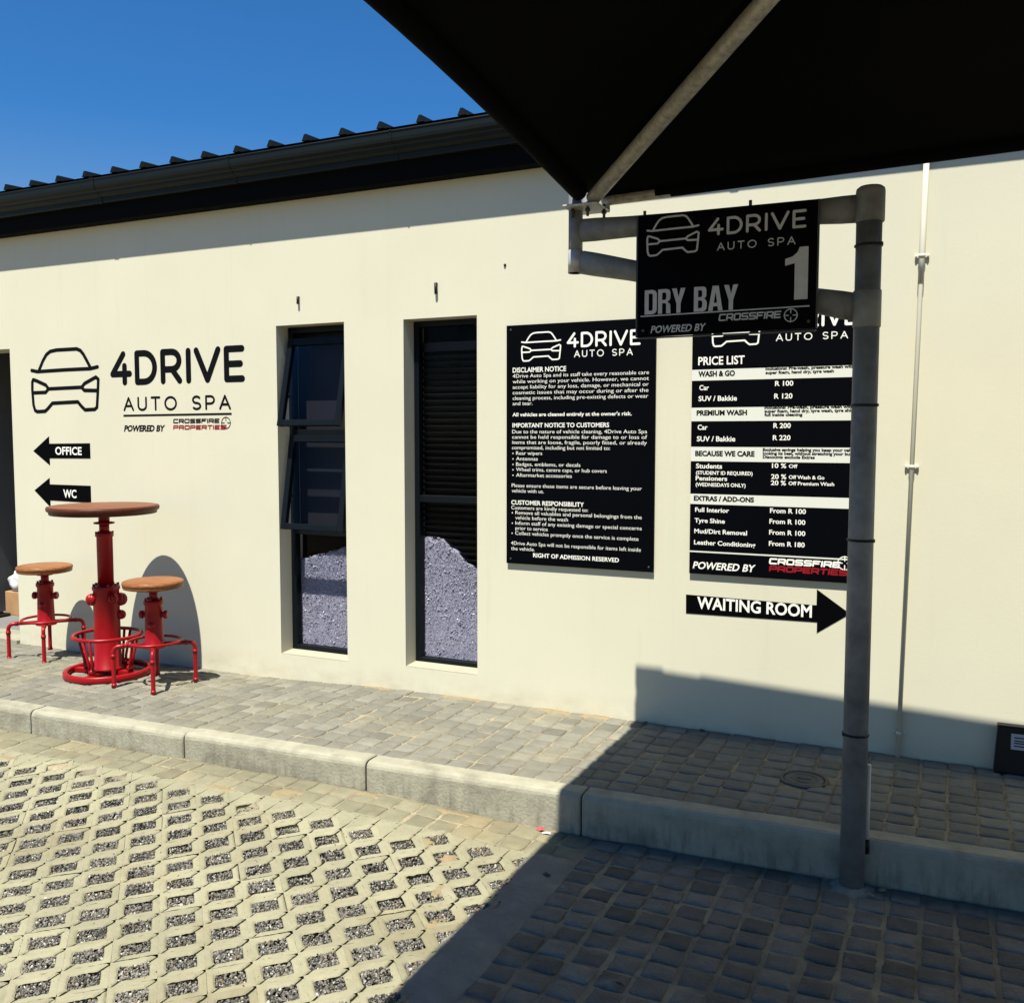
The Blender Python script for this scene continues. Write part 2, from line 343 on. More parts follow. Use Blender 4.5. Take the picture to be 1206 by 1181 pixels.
SQ = {      # wide squared letters
 'C': (1.0, [[(1, 1), (0.08, 1), (0, 0.9), (0, 0.1), (0.08, 0), (1, 0)]]), 'R': (1.0, [[(0, 0), (0, 1), (0.92, 1), (1, 0.9), (1, 0.5), (0.92, 0.4), (0.2, 0.4)], [(0.6, 0.4), (1, 0)]]),
 'O': (1.0, [[(0.08, 0), (0, 0.1), (0, 0.9), (0.08, 1), (0.92, 1), (1, 0.9), (1, 0.1), (0.92, 0), (0.08, 0)]]), 'S': (1.0, [[(1, 1), (0.08, 1), (0, 0.9), (0, 0.6), (0.08, 0.5), (0.92, 0.5), (1, 0.4), (1, 0.1), (0.92, 0), (0, 0)]]),
 'F': (0.95, [[(0.95, 1), (0, 1), (0, 0)], [(0.2, 0.5), (0.8, 0.5)]]), 'I': (0.05, [[(0.02, 0), (0.02, 1)]]),
 'E': (0.95, [[(0.95, 1), (0, 1), (0, 0), (0.95, 0)], [(0.1, 0.5), (0.85, 0.5)]]), 'P': (1.0, [[(0, 0), (0, 1), (0.92, 1), (1, 0.9), (1, 0.5), (0.92, 0.4), (0.2, 0.4)]]),
 'T': (0.95, [[(0, 1), (0.95, 1)], [(0.47, 1), (0.47, 0)]])}
def put_stroke(mb, txt, x0, x1, z, cap, Y, font, w, gap, shear=0.0, round_=True):
    tot = sum(font[ch][0] for ch in txt) + gap * (len(txt) - 1)
    sx = (x1 - x0 - w - shear * cap) / tot; x = x0 + w / 2; hz = cap - w
    for ch in txt:
        a, st = font[ch]
        for s in st: ribbon(mb, [(x + px * sx + shear * pz * hz, z + w / 2 + pz * hz) for px, pz in s], w, Y, round_=True)
        x += (a + gap) * sx
def put_car(mb, x0, x1, z, h, Y, w):
    for s in CAR: ribbon(mb, [(x0 + px * (x1 - x0), z + pz * h) for px, pz in s], w, Y)
def put_target(mb, x0, x1, z, h, Y, w):
    cx, cz, r = (x0 + x1) / 2, z + h / 2, h / 2 - w / 2; rx = r
    ribbon(mb, [(cx + p, cz + q) for p, q in arc(0, 0, rx, r, 0, 360, 24)], w, Y)
    for dx, dz in ((1, 0), (-1, 0), (0, 1), (0, -1)): ribbon(mb, [(cx + dx * rx * 0.35, cz + dz * r * 0.35), (cx + dx * rx * 1.05, cz + dz * r * 1.05)], w, Y)
HEAVY = {   # condensed poster letters as filled outlines on a unit height, advance first
 '1': (1.0, [[(0.42, 0), (1.0, 0), (1.0, 1), (0.62, 1), (0.52, 0.90), (0.32, 0.83), (0.0, 0.79), (0.0, 0.66), (0.42, 0.70)]], []),
 'D': (0.52, [[(0, 0), (0.17, 0), (0.17, 1), (0, 1)], [(0.17, 1), (0.34, 1), (0.46, 0.95), (0.51, 0.84), (0.34, 0.80), (0.30, 0.85), (0.17, 0.85)], [(0.51, 0.84), (0.51, 0.16), (0.34, 0.20), (0.34, 0.80)], [(0.17, 0.15), (0.30, 0.15), (0.34, 0.20), (0.51, 0.16), (0.46, 0.05), (0.34, 0), (0.17, 0)]], []),
 'R': (0.53, [[(0, 0), (0.17, 0), (0.17, 1), (0, 1)], [(0.17, 1), (0.36, 1), (0.47, 0.95), (0.51, 0.85), (0.34, 0.80), (0.30, 0.86), (0.17, 0.86)], [(0.51, 0.85), (0.51, 0.62), (0.48, 0.54), (0.40, 0.49), (0.30, 0.56), (0.34, 0.62), (0.34, 0.80)], [(0.30, 0.56), (0.40, 0.49), (0.40, 0.43), (0.17, 0.43), (0.17, 0.56)], [(0.34, 0), (0.52, 0), (0.51, 0.33), (0.47, 0.43), (0.30, 0.43), (0.34, 0.36)]], []),
 'Y': (0.55, [[(0, 1), (0.19, 1), (0.275, 0.64), (0.36, 1), (0.55, 1), (0.36, 0.38), (0.19, 0.38)], [(0.19, 0.38), (0.36, 0.38), (0.36, 0), (0.19, 0)]], []),
 'B': (0.53, [[(0, 0), (0.17, 0), (0.17, 1), (0, 1)], [(0.17, 1), (0.36, 1), (0.47, 0.96), (0.50, 0.86), (0.33, 0.81), (0.29, 0.86), (0.17, 0.86)], [(0.50, 0.86), (0.50, 0.64), (0.47, 0.56), (0.41, 0.52), (0.29, 0.58), (0.33, 0.63), (0.33, 0.81)], [(0.17, 0.58), (0.29, 0.58), (0.41, 0.52), (0.29, 0.45), (0.17, 0.45)], [(0.29, 0.45), (0.41, 0.52), (0.49, 0.45), (0.52, 0.36), (0.52, 0.16), (0.34, 0.20), (0.34, 0.38)], [(0.17, 0.14), (0.29, 0.14), (0.34, 0.20), (0.52, 0.16), (0.48, 0.05), (0.37, 0), (0.17, 0)]], []),
 'A': (0.58, [[(0, 0), (0.18, 0), (0.29, 0.78), (0.29, 1), (0.17, 1)], [(0.58, 0), (0.41, 1), (0.29, 1), (0.29, 0.78), (0.40, 0)], [(0.2053, 0.18), (0.3747, 0.18), (0.355, 0.32), (0.225, 0.32)]], []),
 ' ': (0.26, [], [])}
def put_heavy(mb, txt, x0, x1, z, cap, Y):
    tot = sum(HEAVY[c][0] for c in txt) + 0.045 * (len(txt) - 1); sx = (x1 - x0) / tot; x = x0
    for c in txt:
        a, polys, _ = HEAVY[c]
        for i, pl in enumerate(polys): mb.add([(x + px * sx, Y - 0.00002 * i, z + pz * cap) for px, pz in pl], [tuple(range(len(pl)))])
        x += (a + 0.045) * sx
def letter_set(items, Y, want=None):
    """returns builders by material key"""
    out = {}
    for t, x0, x1, z, cap, st in items:
        key = {'bk': 'k', 'xr': 'r', 'wait': 'wait', 'of': 'of', 'wc': 'wc'}.get(st, 'w')
        if t in ('#CAR',): key = 'car'
        mb = out.setdefault(key, MB())
        if t == '#DRIVE': put_stroke(mb, '4DRIVE', x0, x1, z, cap, Y, ROUND, cap * (0.185 if cap > 0.2 else 0.155), 0.27)
        elif t == '#CAR': put_car(mb, x0, x1, z, cap, Y, cap * (0.060 if cap > 0.4 else 0.050))
        elif t == '#TARGET': put_target(mb, x0, x1, z, cap, Y, cap * 0.07)
        elif st == 's2': put_stroke(mb, t, x0, x1, z, cap, Y, ROUND, cap * (0.16 if cap > 0.08 else 0.135), 0.42)
        elif st in ('x', 'xr'): put_stroke(mb, t, x0, x1, z, cap, Y, SQ, cap * (0.27 if cap > 0.029 else 0.20), 0.34, 0.12)
        elif st == 'i': put_text(mb, t, x0, x1, z, cap, Y, 0.022 if cap < 0.035 else 0.045, 0.22)
        elif st == 'h': put_heavy(mb, t, x0, x1, z, cap, Y)
        elif st == 'b': put_text(mb, t, x0, x1, z, cap, Y, 0.02)
        elif st == 'bk': put_text(mb, t, x0, x1, z, cap, Y, 0.045 if cap > .013 else 0.016)
        elif st in ('wait', 'of', 'wc'): put_text(mb, t, x0, x1, z, cap, Y, 0.024)
        else:
            put_text(mb, t, x0, x1, z, cap * 1.10, Y, -0.004)
            if st == '.':
                for_x = x0 - 0.019; mb.add([(for_x + 0.0035 * math.cos(k * math.pi / 4), Y, z + cap * 0.42 + 0.0035 * math.sin(k * math.pi / 4)) for k in range(8)], [tuple(range(8))])
    return out

# measured lettering: text, left, right, baseline, cap height, style
B1 = [('DISCLAIMER NOTICE', -2.1945, -1.8806, 1.845, 0.025, 'b'), ('4Drive Auto Spa and its staff take every reasonable care', -2.1944, -1.4243, 1.8163, 0.0175, ''),
 ('while working on your vehicle. However, we cannot', -2.1944, -1.424, 1.7863, 0.0175, ''),
 ('accept liability for any loss, damage, or mechanical or', -2.1944, -1.4249, 1.7563, 0.0175, ''),
 ('cosmetic issues that may occur during or after the', -2.1943, -1.4258, 1.7263, 0.0175, ''),
 ('cleaning process, including pre-existing defects or wear', -2.1943, -1.4267, 1.6962, 0.0175, ''), ('and tear.', -2.1943, -2.0757, 1.6674, 0.0176, ''),
 ("All vehicles are cleaned entirely at the owner's risk.", -2.1956, -1.5144, 1.6071, 0.0188, 'b'),
 ('IMPORTANT NOTICE TO CUSTOMERS', -2.1956, -1.6369, 1.5468, 0.0226, 'b'),
 ('Due to the nature of vehicle cleaning, 4Drive Auto Spa', -2.1969, -1.4309, 1.5141, 0.0176, ''),
 ('cannot be held responsible for damage to or loss of', -2.1969, -1.4306, 1.4851, 0.0176, ''),
 ('items that are loose, fragile, poorly fitted, or already', -2.1969, -1.4315, 1.4561, 0.0177, ''),
 ('compromised, including but not limited to:', -2.1983, -1.6308, 1.4271, 0.0177, ''), ('Rear wipers', -2.1731, -2.0178, 1.397, 0.0176, '.'),
 ('Antennas', -2.1731, -2.0436, 1.3667, 0.0177, '.'), ('Badges, emblems, or decals', -2.173, -1.7964, 1.3364, 0.0177, '.'),
 ('Wheel trims, centre caps, or hub covers', -2.173, -1.6477, 1.3073, 0.0177, '.'), ('Aftermarket accessories', -2.173, -1.8447, 1.277, 0.0177, '.'),
 ('Please ensure these items are secure before leaving your', -2.1995, -1.4561, 1.2194, 0.0178, ''), ('vehicle with us.', -2.1994, -2.0076, 1.1902, 0.0178, ''),
 ('CUSTOMER RESPONSIBILITY', -2.2022, -1.7742, 1.1239, 0.0229, 'b'), ('Customers are kindly requested to:', -2.2022, -1.7518, 1.0972, 0.0178, ''),
 ('Remove all valuables and personal belongings from the', -2.1769, -1.4546, 1.0701, 0.0178, '.'), ('vehicle before the wash', -2.1769, -1.8659, 1.042, 0.0178, ''),
 ('Inform staff of any existing damage or special concerns', -2.1768, -1.454, 1.0127, 0.0178, '.'), ('prior to service', -2.1768, -1.9838, 0.9847, 0.0179, ''),
 ('Collect vehicles promptly once the service is complete', -2.1782, -1.4708, 0.9566, 0.0179, '.'),
 ('4Drive Auto Spa will not be responsible for items left inside', -2.2034, -1.4578, 0.9004, 0.0179, ''), ('the vehicle.', -2.2034, -2.06, 0.8709, 0.0179, ''),
 ('RIGHT OF ADMISSION RESERVED', -2.0695, -1.5763, 0.8386, 0.0216, 'b'), ('#DRIVE', -1.8787, -1.4687, 1.9661, 0.0799, 's'),
 ('AUTO SPA', -1.8352, -1.5113, 1.9149, 0.0362, 's2'), ('#CAR', -2.1475, -1.9139, 1.9046, 0.1511, 'c')]
B2 = [('PRICE LIST', -1.1699, -0.9409, 1.8534, 0.0389, 'b'), ('WASH & GO', -1.1691, -0.9864, 1.7964, 0.0251, 'bk'),
 ('Inclusions: Pre-wash, pressure wash with', -0.8395, -0.4324, 1.8189, 0.0135, 'bk'), ('super foam, hand dry, tyre wash', -0.8391, -0.523, 1.8, 0.0135, 'bk'),
 ('Car', -1.1624, -1.1144, 1.7293, 0.0237, 'b'), ('R 100', -0.7928, -0.7074, 1.7422, 0.0229, 'b'), ('SUV / Bakkie', -1.1658, -0.9747, 1.6749, 0.0238, 'b'),
 ('R 120', -0.7955, -0.71, 1.6815, 0.023, 'b'), ('PREMIUM WASH', -1.1747, -0.9243, 1.6037, 0.0238, 'bk'),
 ('Inclusions: Pre-wash, pressure wash with', -0.8412, -0.4329, 1.6321, 0.0136, 'bk'),
 ('super foam, hand dry, tyre wash, tyre shine', -0.8409, -0.4189, 1.6144, 0.0136, 'bk'), ('full inside cleaning', -0.8405, -0.6614, 1.5967, 0.0136, 'bk'),
 ('Car', -1.168, -1.1184, 1.5321, 0.0239, 'b'), ('R 200', -0.7967, -0.7149, 1.5395, 0.023, 'b'), ('SUV / Bakkie', -1.1714, -0.9795, 1.4745, 0.0239, 'b'),
 ('R 220', -0.7982, -0.715, 1.4811, 0.0231, 'b'), ('BECAUSE WE CARE', -1.1789, -0.884, 1.4012, 0.024, 'bk'),
 ('Exclusive savings helping you keep your vehicle', -0.8453, -0.4045, 1.4277, 0.0137, 'bk'),
 ('looking its best, without stretching your budget', -0.845, -0.4017, 1.41, 0.0137, 'bk'), ('Discounts exclude Extras', -0.8447, -0.6003, 1.3922, 0.0137, 'bk'),
 ('Students', -1.1737, -1.0424, 1.3392, 0.0226, 'b'), ('(STUDENT ID REQUIRED)', -1.1733, -0.8918, 1.3081, 0.017, 'b'),
 ('Pensioners', -1.1743, -1.0163, 1.2784, 0.0212, 'b'), ('(WEDNESDAYS ONLY)', -1.1738, -0.9249, 1.2487, 0.017, 'b'), ('10 %', -0.7996, -0.732, 1.3463, 0.0218, 'b'),
 ('Off', -0.7201, -0.6795, 1.3475, 0.0162, 'b'), ('20 %', -0.8025, -0.7309, 1.293, 0.0219, 'b'), ('Off Wash & Go', -0.719, -0.5546, 1.2947, 0.0163, 'b'),
 ('20 %', -0.8033, -0.7316, 1.2629, 0.0219, 'b'), ('Off Premium Wash', -0.7197, -0.5094, 1.2648, 0.0163, 'b'),
 ('EXTRAS / ADD-ONS', -1.1828, -0.8827, 1.1762, 0.0227, 'bk'), ('Full Interior', -1.1748, -1.004, 1.1196, 0.0213, 'b'),
 ('From R 100', -0.8046, -0.6358, 1.1271, 0.022, 'b'), ('Tyre Shine', -1.1769, -1.024, 1.0654, 0.0213, 'b'), ('From R 100', -0.8063, -0.6373, 1.0747, 0.022, 'b'),
 ('Mud/Dirt Removal', -1.1775, -0.9138, 1.0113, 0.0214, 'b'), ('From R 100', -0.8066, -0.6362, 1.021, 0.022, 'b'),
 ('Leather Conditioning', -1.1781, -0.8719, 0.9541, 0.0214, 'b'), ('From R 180', -0.8069, -0.6376, 0.9658, 0.0221, 'b'),
 ('POWERED BY', -1.1836, -0.8683, 0.8307, 0.0344, 'i'), ('CROSSFIRE', -0.8051, -0.4689, 0.8746, 0.0304, 'x'), ('PROPERTIES', -0.8044, -0.4379, 0.8386, 0.0304, 'xr'),
 ('#TARGET', -0.4784, -0.428, 0.8657, 0.067, 't'), ('#DRIVE', -0.8075, -0.4249, 2.0166, 0.0856, 's'), ('AUTO SPA', -0.7931, -0.4642, 1.9557, 0.0348, 's2'),
 ('#CAR', -1.1079, -0.8724, 1.9426, 0.1597, 'c'), ('WAITING ROOM', -1.1618, -0.5997, 0.6252, 0.0575, 'wait')]
S_ITEMS = [('#DRIVE', -0.8545, -0.4986, 2.2412, 0.0649, 's'), ('AUTO SPA', -0.8183, -0.5364, 2.1852, 0.0292, 's2'), ('#CAR', -1.0933, -0.889, 2.1865, 0.1415, 'c'),
 ('1', -0.571, -0.4907, 1.9894, 0.1853, 'h'), ('DRY BAY', -1.0944, -0.7379, 1.9657, 0.0922, 'h'), ('CROSSFIRE', -0.8086, -0.5799, 1.9265, 0.0262, 'x'),
 ('#TARGET', -0.5725, -0.5228, 1.9103, 0.0487, 't'), ('POWERED BY', -1.0701, -0.8546, 1.8947, 0.0259, 'i')]
L = [('#DRIVE', -5.2582, -4.0711, 1.8399, 0.2328, 's'), ('AUTO SPA', -5.1376, -4.1944, 1.6661, 0.0963, 's2'), ('#CAR', -6.0574, -5.3734, 1.6709, 0.4359, 'c'),
 ('POWERED BY', -5.1386, -4.7617, 1.5297, 0.0384, 'i'), ('CROSSFIRE', -4.69, -4.2898, 1.5812, 0.0298, 'x'), ('PROPERTIES', -4.6914, -4.2384, 1.5395, 0.0298, 'xr'),
 ('#TARGET', -4.2852, -4.1918, 1.543, 0.0781, 't'), ('OFFICE', -5.8171, -5.5514, 1.365, 0.0531, 'of'), ('WC', -5.7485, -5.6164, 1.06, 0.0549, 'wc')]
BANDS = [(1.7761, 1.8305), (1.5743, 1.6418), (1.3741, 1.4462), (1.1583, 1.2095), (0.9139, 0.921)]
SLINE = [(-1.1108, 1.9586), (-0.483, 1.9643)]
CAR = [[(0.031, 0.681), (0.117, 0.658), (0.538, 0.669), (0.896, 0.671), (1.001, 0.695)],
 [(0.141, 0.672), (0.207, 0.83), (0.261, 0.926), (0.32, 0.976), (0.414, 0.993), (0.711, 0.994), (0.765, 0.964), (0.805, 0.902), (0.86, 0.78), (0.902, 0.682)],
 [(0.278, 0.371), (0.24, 0.434), (0.095, 0.512), (0.051, 0.529), (0.036, 0.491), (0.032, 0.368), (0.042, 0.116), (0.063, 0.026), (0.097, 0.002), (0.217, 0.008),
  (0.262, 0.053), (0.329, 0.136), (0.704, 0.15), (0.757, 0.074), (0.804, 0.02), (0.943, 0.025), (0.976, 0.058), (0.994, 0.299), (1.006, 0.499), (0.972, 0.534),
  (0.809, 0.44), (0.765, 0.381), (0.278, 0.371), (0.233, 0.315), (0.041, 0.313)],
 [(0.765, 0.381), (0.803, 0.331), (0.992, 0.322)]]
# ================================================================== ground
def sstep(a, b, x): t = np.clip((np.asarray(x, float) - a) / (b - a), 0, 1); return t * t * (3 - 2 * t)
def zoff(x, y=0.0): return -0.044 * (1 - sstep(-4.4, -2.6, x)) * sstep(4.25, 4.66, y)      # falls a little towards the wall on the left
def zlow(x, y):
    zk = -0.165 + 0.045 * (1 - sstep(-2.6, -1.3, x))
    k = sstep(2.5, 3.4, y); return -0.165 * (1 - k) + zk * k
KX = [-12, -8.2, -7.05, -5.6, -4.53, -3.47, -2.41, -1.368, -0.27, 0.83, 1.95, 3.05, 6]
KY = [3.585 + 0.047 * (x + 1.37) for x in KX]
def yk(x): return np.interp(x, KX, KY)
WALL = 4.69

def grid_sheet(name, x0, x1, y0, y1, st, zf, m, kind='structure'):
    nx = int((x1 - x0) / st) + 1; ny = int((y1 - y0) / st) + 1
    X, Y = np.meshgrid(np.linspace(x0, x1, nx), np.linspace(y0, y1, ny)); Z = zf(X, Y)
    i = (np.arange(ny - 1)[:, None] * nx + np.arange(nx - 1)[None]).ravel()
    o = np_mesh(name, np.stack([X.ravel(), Y.ravel(), Z.ravel()], 1), np.stack([i, i + 1, i + nx + 1, i + nx], 1), m); return tag(o, kind=kind)

g = MB(); g.add([(-200, -200, -0.32), (200, -200, -0.32), (200, 200, -0.32), (-200, 200, -0.32)], [(0, 1, 2, 3)])
tag(g.build('ground', M['soil']), kind='structure')
def bump2(X, Y, a): return a * (np.sin(X * 31.7 + 2 * np.sin(Y * 17.3)) * np.sin(Y * 27.1 + 1.7 * np.sin(X * 13.9)))
grid_sheet('paving_bed', -10, 5, -3, 3.8, 0.03, lambda X, Y: np.minimum(zlow(X, Y) - 0.0072 + bump2(X, Y, 0.0022) - 0.02 * (X < -1.50) * (Y < yk(X) - 0.33), np.where(Y > yk(X) + 0.02, -0.3, 9)), M['sand'])
_pb = lambda X, Y: np.where(Y < yk(X) + 0.09, -0.25, 0)
grid_sheet('pavement_bed', -10, 5, 3.22, 4.72, 0.03, lambda X, Y: zoff(X, Y) - 0.007 + bump2(X, Y, 0.0025) + _pb(X, Y), M['sand'])

_t = np.array([-1, -0.93, -0.72, -0.3, 0.3, 0.72, 0.93, 1.0])
def cobbles(name, stones, zf, m, bev=0.007, smooth=True):
    n = len(_t); U, V = np.meshgrid(_t, _t); U = U.ravel(); V = V.ravel()
    px = U * (1 - 0.07 * np.abs(V) ** 5); py = V * (1 - 0.07 * np.abs(U) ** 5); mm = np.maximum(np.abs(px), np.abs(py))
    pz = -np.clip((mm - 0.70) / 0.30, 0, 1) ** 2.2
    ring = [i for i in range(n)] + [n * i + n - 1 for i in range(1, n)] + [n * (n - 1) + i for i in range(n - 2, -1, -1)] + [n * i for i in range(n - 2, 0, -1)]
    i = (np.arange(n - 1)[:, None] * n + np.arange(n - 1)[None]).ravel(); Q = np.stack([i, i + 1, i + n + 1, i + n], 1)
    k = len(ring); nv = n * n + k
    sk = np.array([[ring[(a + 1) % k], ring[a], n * n + a, n * n + (a + 1) % k] for a in range(k)])
    Fq = np.concatenate([Q, sk]); VV = []; FF = []; TT = []
    for j, (cx, cy, w, d, ro, tn) in enumerate(stones):
        amp = bev * rng.uniform(0.7, 1.35)
        jx = 1 + rng.normal(0, 0.025, n * n) * (mm > 0.9); jy = 1 + rng.normal(0, 0.025, n * n) * (mm > 0.9)
        x = px * jx * w / 2; y = py * jy * d / 2; c, s = math.cos(ro), math.sin(ro)
        X = cx + c * x - s * y; Y = cy + s * x + c * y
        Z = zf(X, Y) + pz * amp + rng.normal(0, 0.0006, n * n) + rng.normal(0, 0.0012) + (x * rng.normal(0, 0.014) + y * rng.normal(0, 0.014))
        P = np.stack([X, Y, Z], 1); B = P[ring].copy(); B[:, 2] -= 0.03
        VV.append(P); VV.append(B); FF.append(Fq + j * nv); TT.append(np.full(nv, tn))
    return tag(np_mesh(name, np.concatenate(VV), np.concatenate(FF), m, np.concatenate(TT), smooth), kind='structure')

# pavement cobbles, rows parallel to the kerb
st = []; px_, py_ = 0.110, 0.1065
for i in range(int((2.4 + 7.6) / px_)):
    cx = -7.6 + 0.029 + (i + 0.5) * px_; y0 = float(yk(cx)) + 0.112; nrow = int(round((WALL - y0) / py_)); d = (WALL + 0.004 - y0) / nrow
    for j in range(nrow):
        cy = y0 + (j + 0.5) * d + rng.normal(0, 0.002)
        st.append((cx + rng.normal(0, 0.0022), cy, px_ - 0.006 + rng.normal(0, 0.0022), d - 0.0055 + rng.normal(0, 0.0025), rng.normal(0, 0.012), np.clip(rng.normal(0.5, 0.22), 0, 1)))
st = [s for s in st if math.hypot(s[0] + 0.55, s[1] - 4.19) > 0.105]
cobbles('pavement', st, lambda X, Y: zoff(X, Y), M['cobble'])
# parking bay cobbles under the canopy
st = []; px_, py_ = 0.1125, 0.1005
for i in range(int((2.0 + 1.29) / px_)):
    cx = -1.292 + (i + 0.5) * px_; y0 = float(yk(cx)) - 0.008
    for j in range(27):
        cy = y0 - (j + 0.5) * py_ + rng.normal(0, 0.003)
        st.append((cx + rng.normal(0, 0.003) , cy, px_ - 0.012 + rng.normal(0, 0.003), py_ - 0.009 + rng.normal(0, 0.003), rng.normal(0, 0.013), np.clip(rng.normal(0.5, 0.25), 0, 1)))
st = [s for s in st if math.hypot(s[0] + 0.295, s[1] - 3.585) > 0.06]
cobbles('parking_paving', st, zlow, M['cobbledark'], 0.0085)
# two pale rows in front of the kerb
st = []
for i in range(int((7.6 - 1.30) / 0.112)):
    cx = -1.30 - (i + 0.5) * 0.112; y0 = float(yk(cx)) - 0.01; d = 0.115
    for j in range(2):
        st.append((cx + rng.normal(0, 0.003), y0 - (j + 0.5) * d, 0.112 - 0.006 + rng.normal(0, 0.003), d - 0.006 + rng.normal(0, 0.003), rng.normal(0, 0.02), np.clip(rng.normal(0.55, 0.25), 0, 1)))
M['palecobble'] = mat('sandy_cobble', (0.1849, 0.172, 0.1161), 0.9, spec=0.12, var=0.16, vscale=14, bump=0.4, bscale=110, tone=0.16, col2=(0.2322, 0.1935, 0.1161), c2scale=2.4, c2lo=0.5, c2hi=0.65)
cobbles('paver_strip', st, zlow, M['palecobble'])

# mortar filling between the last cells and the pale rows / the cement strip
X, Y = np.meshgrid(np.linspace(-7.6, -1.40, 260), np.linspace(0, 1, 7)); YY = yk(X) - 0.46 + 0.225 * Y
i = (np.arange(6)[:, None] * 260 + np.arange(259)[None]).ravel()
tag(np_mesh('edge_mortar', np.stack([X.ravel(), YY.ravel(), (zlow(X, YY) - 0.005 - 0.014 * (Y < 0.9) + bump2(X * 2, YY * 2, 0.002)).ravel()], 1), np.stack([i, i + 1, i + 261, i + 260], 1), M['block']), kind='structure')
X, Y = np.meshgrid(np.linspace(-1.52, -1.40, 7), np.linspace(-2, 3.30, 200)); i = (np.arange(199)[:, None] * 7 + np.arange(6)[None]).ravel()
tag(np_mesh('edge_mortar', np.stack([X.ravel(), Y.ravel(), (zlow(X, Y) - 0.016 + bump2(X * 2, Y * 2, 0.002)).ravel()], 1), np.stack([i, i + 1, i + 8, i + 7], 1), M['block']), kind='structure')
grid_sheet('grit_bed', -7.6, -1.47, -2, 3.29, 0.05, lambda X, Y: zlow(X, Y) - 0.021 - 0.02 * (Y > yk(X) - 0.34), M['gritbed'])
# cement haunch between the grass blocks and the cobbles
def haunch():
    X = np.linspace(-1.47, -1.275, 9); Y = np.linspace(-2.5, 3.34, 240); XX, YY = np.meshgrid(X, Y)
    XX = XX + (0.022 * np.sin(YY * 9.1) + 0.012 * np.sin(YY * 31)) * (XX < -1.43) + 0.012 * np.sin(YY * 23) * (XX > -1.30)
    ZZ = zlow(XX, YY) + 0.0048 - 0.014 * np.clip((XX + 1.372) / 0.097, 0, 2) ** 2 - 0.005 * np.clip(-(XX + 1.372) / 0.097, 0, 2) ** 4 + bump2(XX * 2, YY * 2, 0.003) + rng.normal(0, 0.0008, XX.shape)
    n = 9; i = (np.arange(239)[:, None] * n + np.arange(n - 1)[None]).ravel()
    return np_mesh('cement_strip', np.stack([XX.ravel(), YY.ravel(), ZZ.ravel()], 1), np.stack([i, i + 1, i + n + 1, i + n], 1), M['haunch'])
tag(haunch(), kind='structure')

# kerb stones
kb = MB()
for a in range(1, len(KX) - 2):
    x0, x1 = KX[a] + 0.004, KX[a + 1] - 0.004; xs = [x0, x0 + 0.006] + list(np.linspace(x0 + 0.08, x1 - 0.08, 10)) + [x1 - 0.006, x1]
    dz = rng.normal(0, 0.002); vs = []; n = 0
    for q, x in enumerate(xs):
        e = 0.004 if q in (0, len(xs) - 1) else 0.0; y = float(yk(x)); tp = 0.006 + dz
        sec = [(0.0 + e, -0.42), (e, tp - 0.03), (0.003 + e, tp - 0.017), (0.010 + e, tp - 0.007 - e), (0.022 + e, tp - 0.001 - e), (0.05, tp - e), (0.098, tp - e), (0.105, tp - 0.007), (0.107, -0.3)]
        n = len(sec); vs += [(x, y + o + rng.normal(0, 0.0005), z + rng.normal(0, 0.0006)) for o, z in sec]
    fs = [(i * n + k, i * n + k + 1, (i + 1) * n + k + 1, (i + 1) * n + k) for i in range(len(xs) - 1) for k in range(n - 1)]
    fs += [tuple(range(n)), tuple(reversed(range((len(xs) - 1) * n, len(xs) * n)))]
    kb.add(vs, fs)
ko = kb.build('kerb', M['kerb']); tag(ko, kind='structure')

# grass block paving: zigzag concrete bands with gravel cells
def in_view(x, y, z, mg=0.13):
    d = np.array([x, y, z]) - CAM; w = d @ FW
    if w < 0.5: return False
    u = (d @ RT) / w * 1104.7 / 603; v = (d @ UP) / w * 1104.7 / 590.5
    return abs(u) < 1 + mg and abs(v) < 1 + mg
ang = np.radians(np.array([90, 89.2, 87.5, 84, 79, 73, 66, 58, 50, 44, 38, 30, 20, 10, 4, 0, -4, -12, -24, -36, -42, -46, -52, -60, -68, -75, -81, -85, -88, -89.3, -90]))
tt = np.array([0, 0.06, 0.14, 0.26, 0.5, 0.78, 0.93, 1.0]); E0 = 0.0036
def half_tile(sgn, brk):
    ca, sa = np.cos(ang), np.sin(ang)
    al = (ca + sa) / math.sqrt(2); be = (ca - sa) / math.sqrt(2)
    rh = (np.abs(al / 0.0465) ** 9 + np.abs(be / 0.0405) ** 9) ** (-1 / 9)
    ro = 0.1 / (np.abs(ca) + np.abs(sa))
    if sgn < 0:      # mirrored half: keep the hole's own shape (point symmetry)
        ca2, sa2 = -ca, -sa
    else: ca2, sa2 = ca, sa
    bk = (sa > 0.02) if brk else np.zeros(len(sa), bool)
    ro2 = ro - np.where(bk, 0.0013, 0)
    Rr = rh[:, None] + (ro2 - rh)[:, None] * tt[None]
    X = Rr * ca2[:, None]; Y = Rr * sa2[:, None]
    dc = np.abs(X); X = np.where(dc < E0, sgn * E0, X)
    d = np.minimum((Rr - rh[:, None]), np.abs(X) - E0)
    d = np.minimum(d, np.where(bk[:, None], (ro2[:, None] - Rr) * 0.75, 9))
    Z = -0.006 * (1 - np.clip(d / 0.009, 0, 1)) ** 2
    return X, Y, Z
na, ntt = len(ang), len(tt)
i = (np.arange(na - 1)[:, None] * ntt + np.arange(ntt - 1)[None]).ravel(); FT = np.stack([i, i + ntt, i + ntt + 1, i + 1], 1)
rg = list(range(0, na * ntt, ntt)) + list(range((na - 1) * ntt + 1, na * ntt)) + [k * ntt + ntt - 1 for k in range(na - 2, -1, -1)] + list(range(ntt - 2, 0, -1))
kk = len(rg); sk = np.array([[rg[a], rg[(a + 1) % kk], na * ntt + (a + 1) % kk, na * ntt + a] for a in range(kk)])
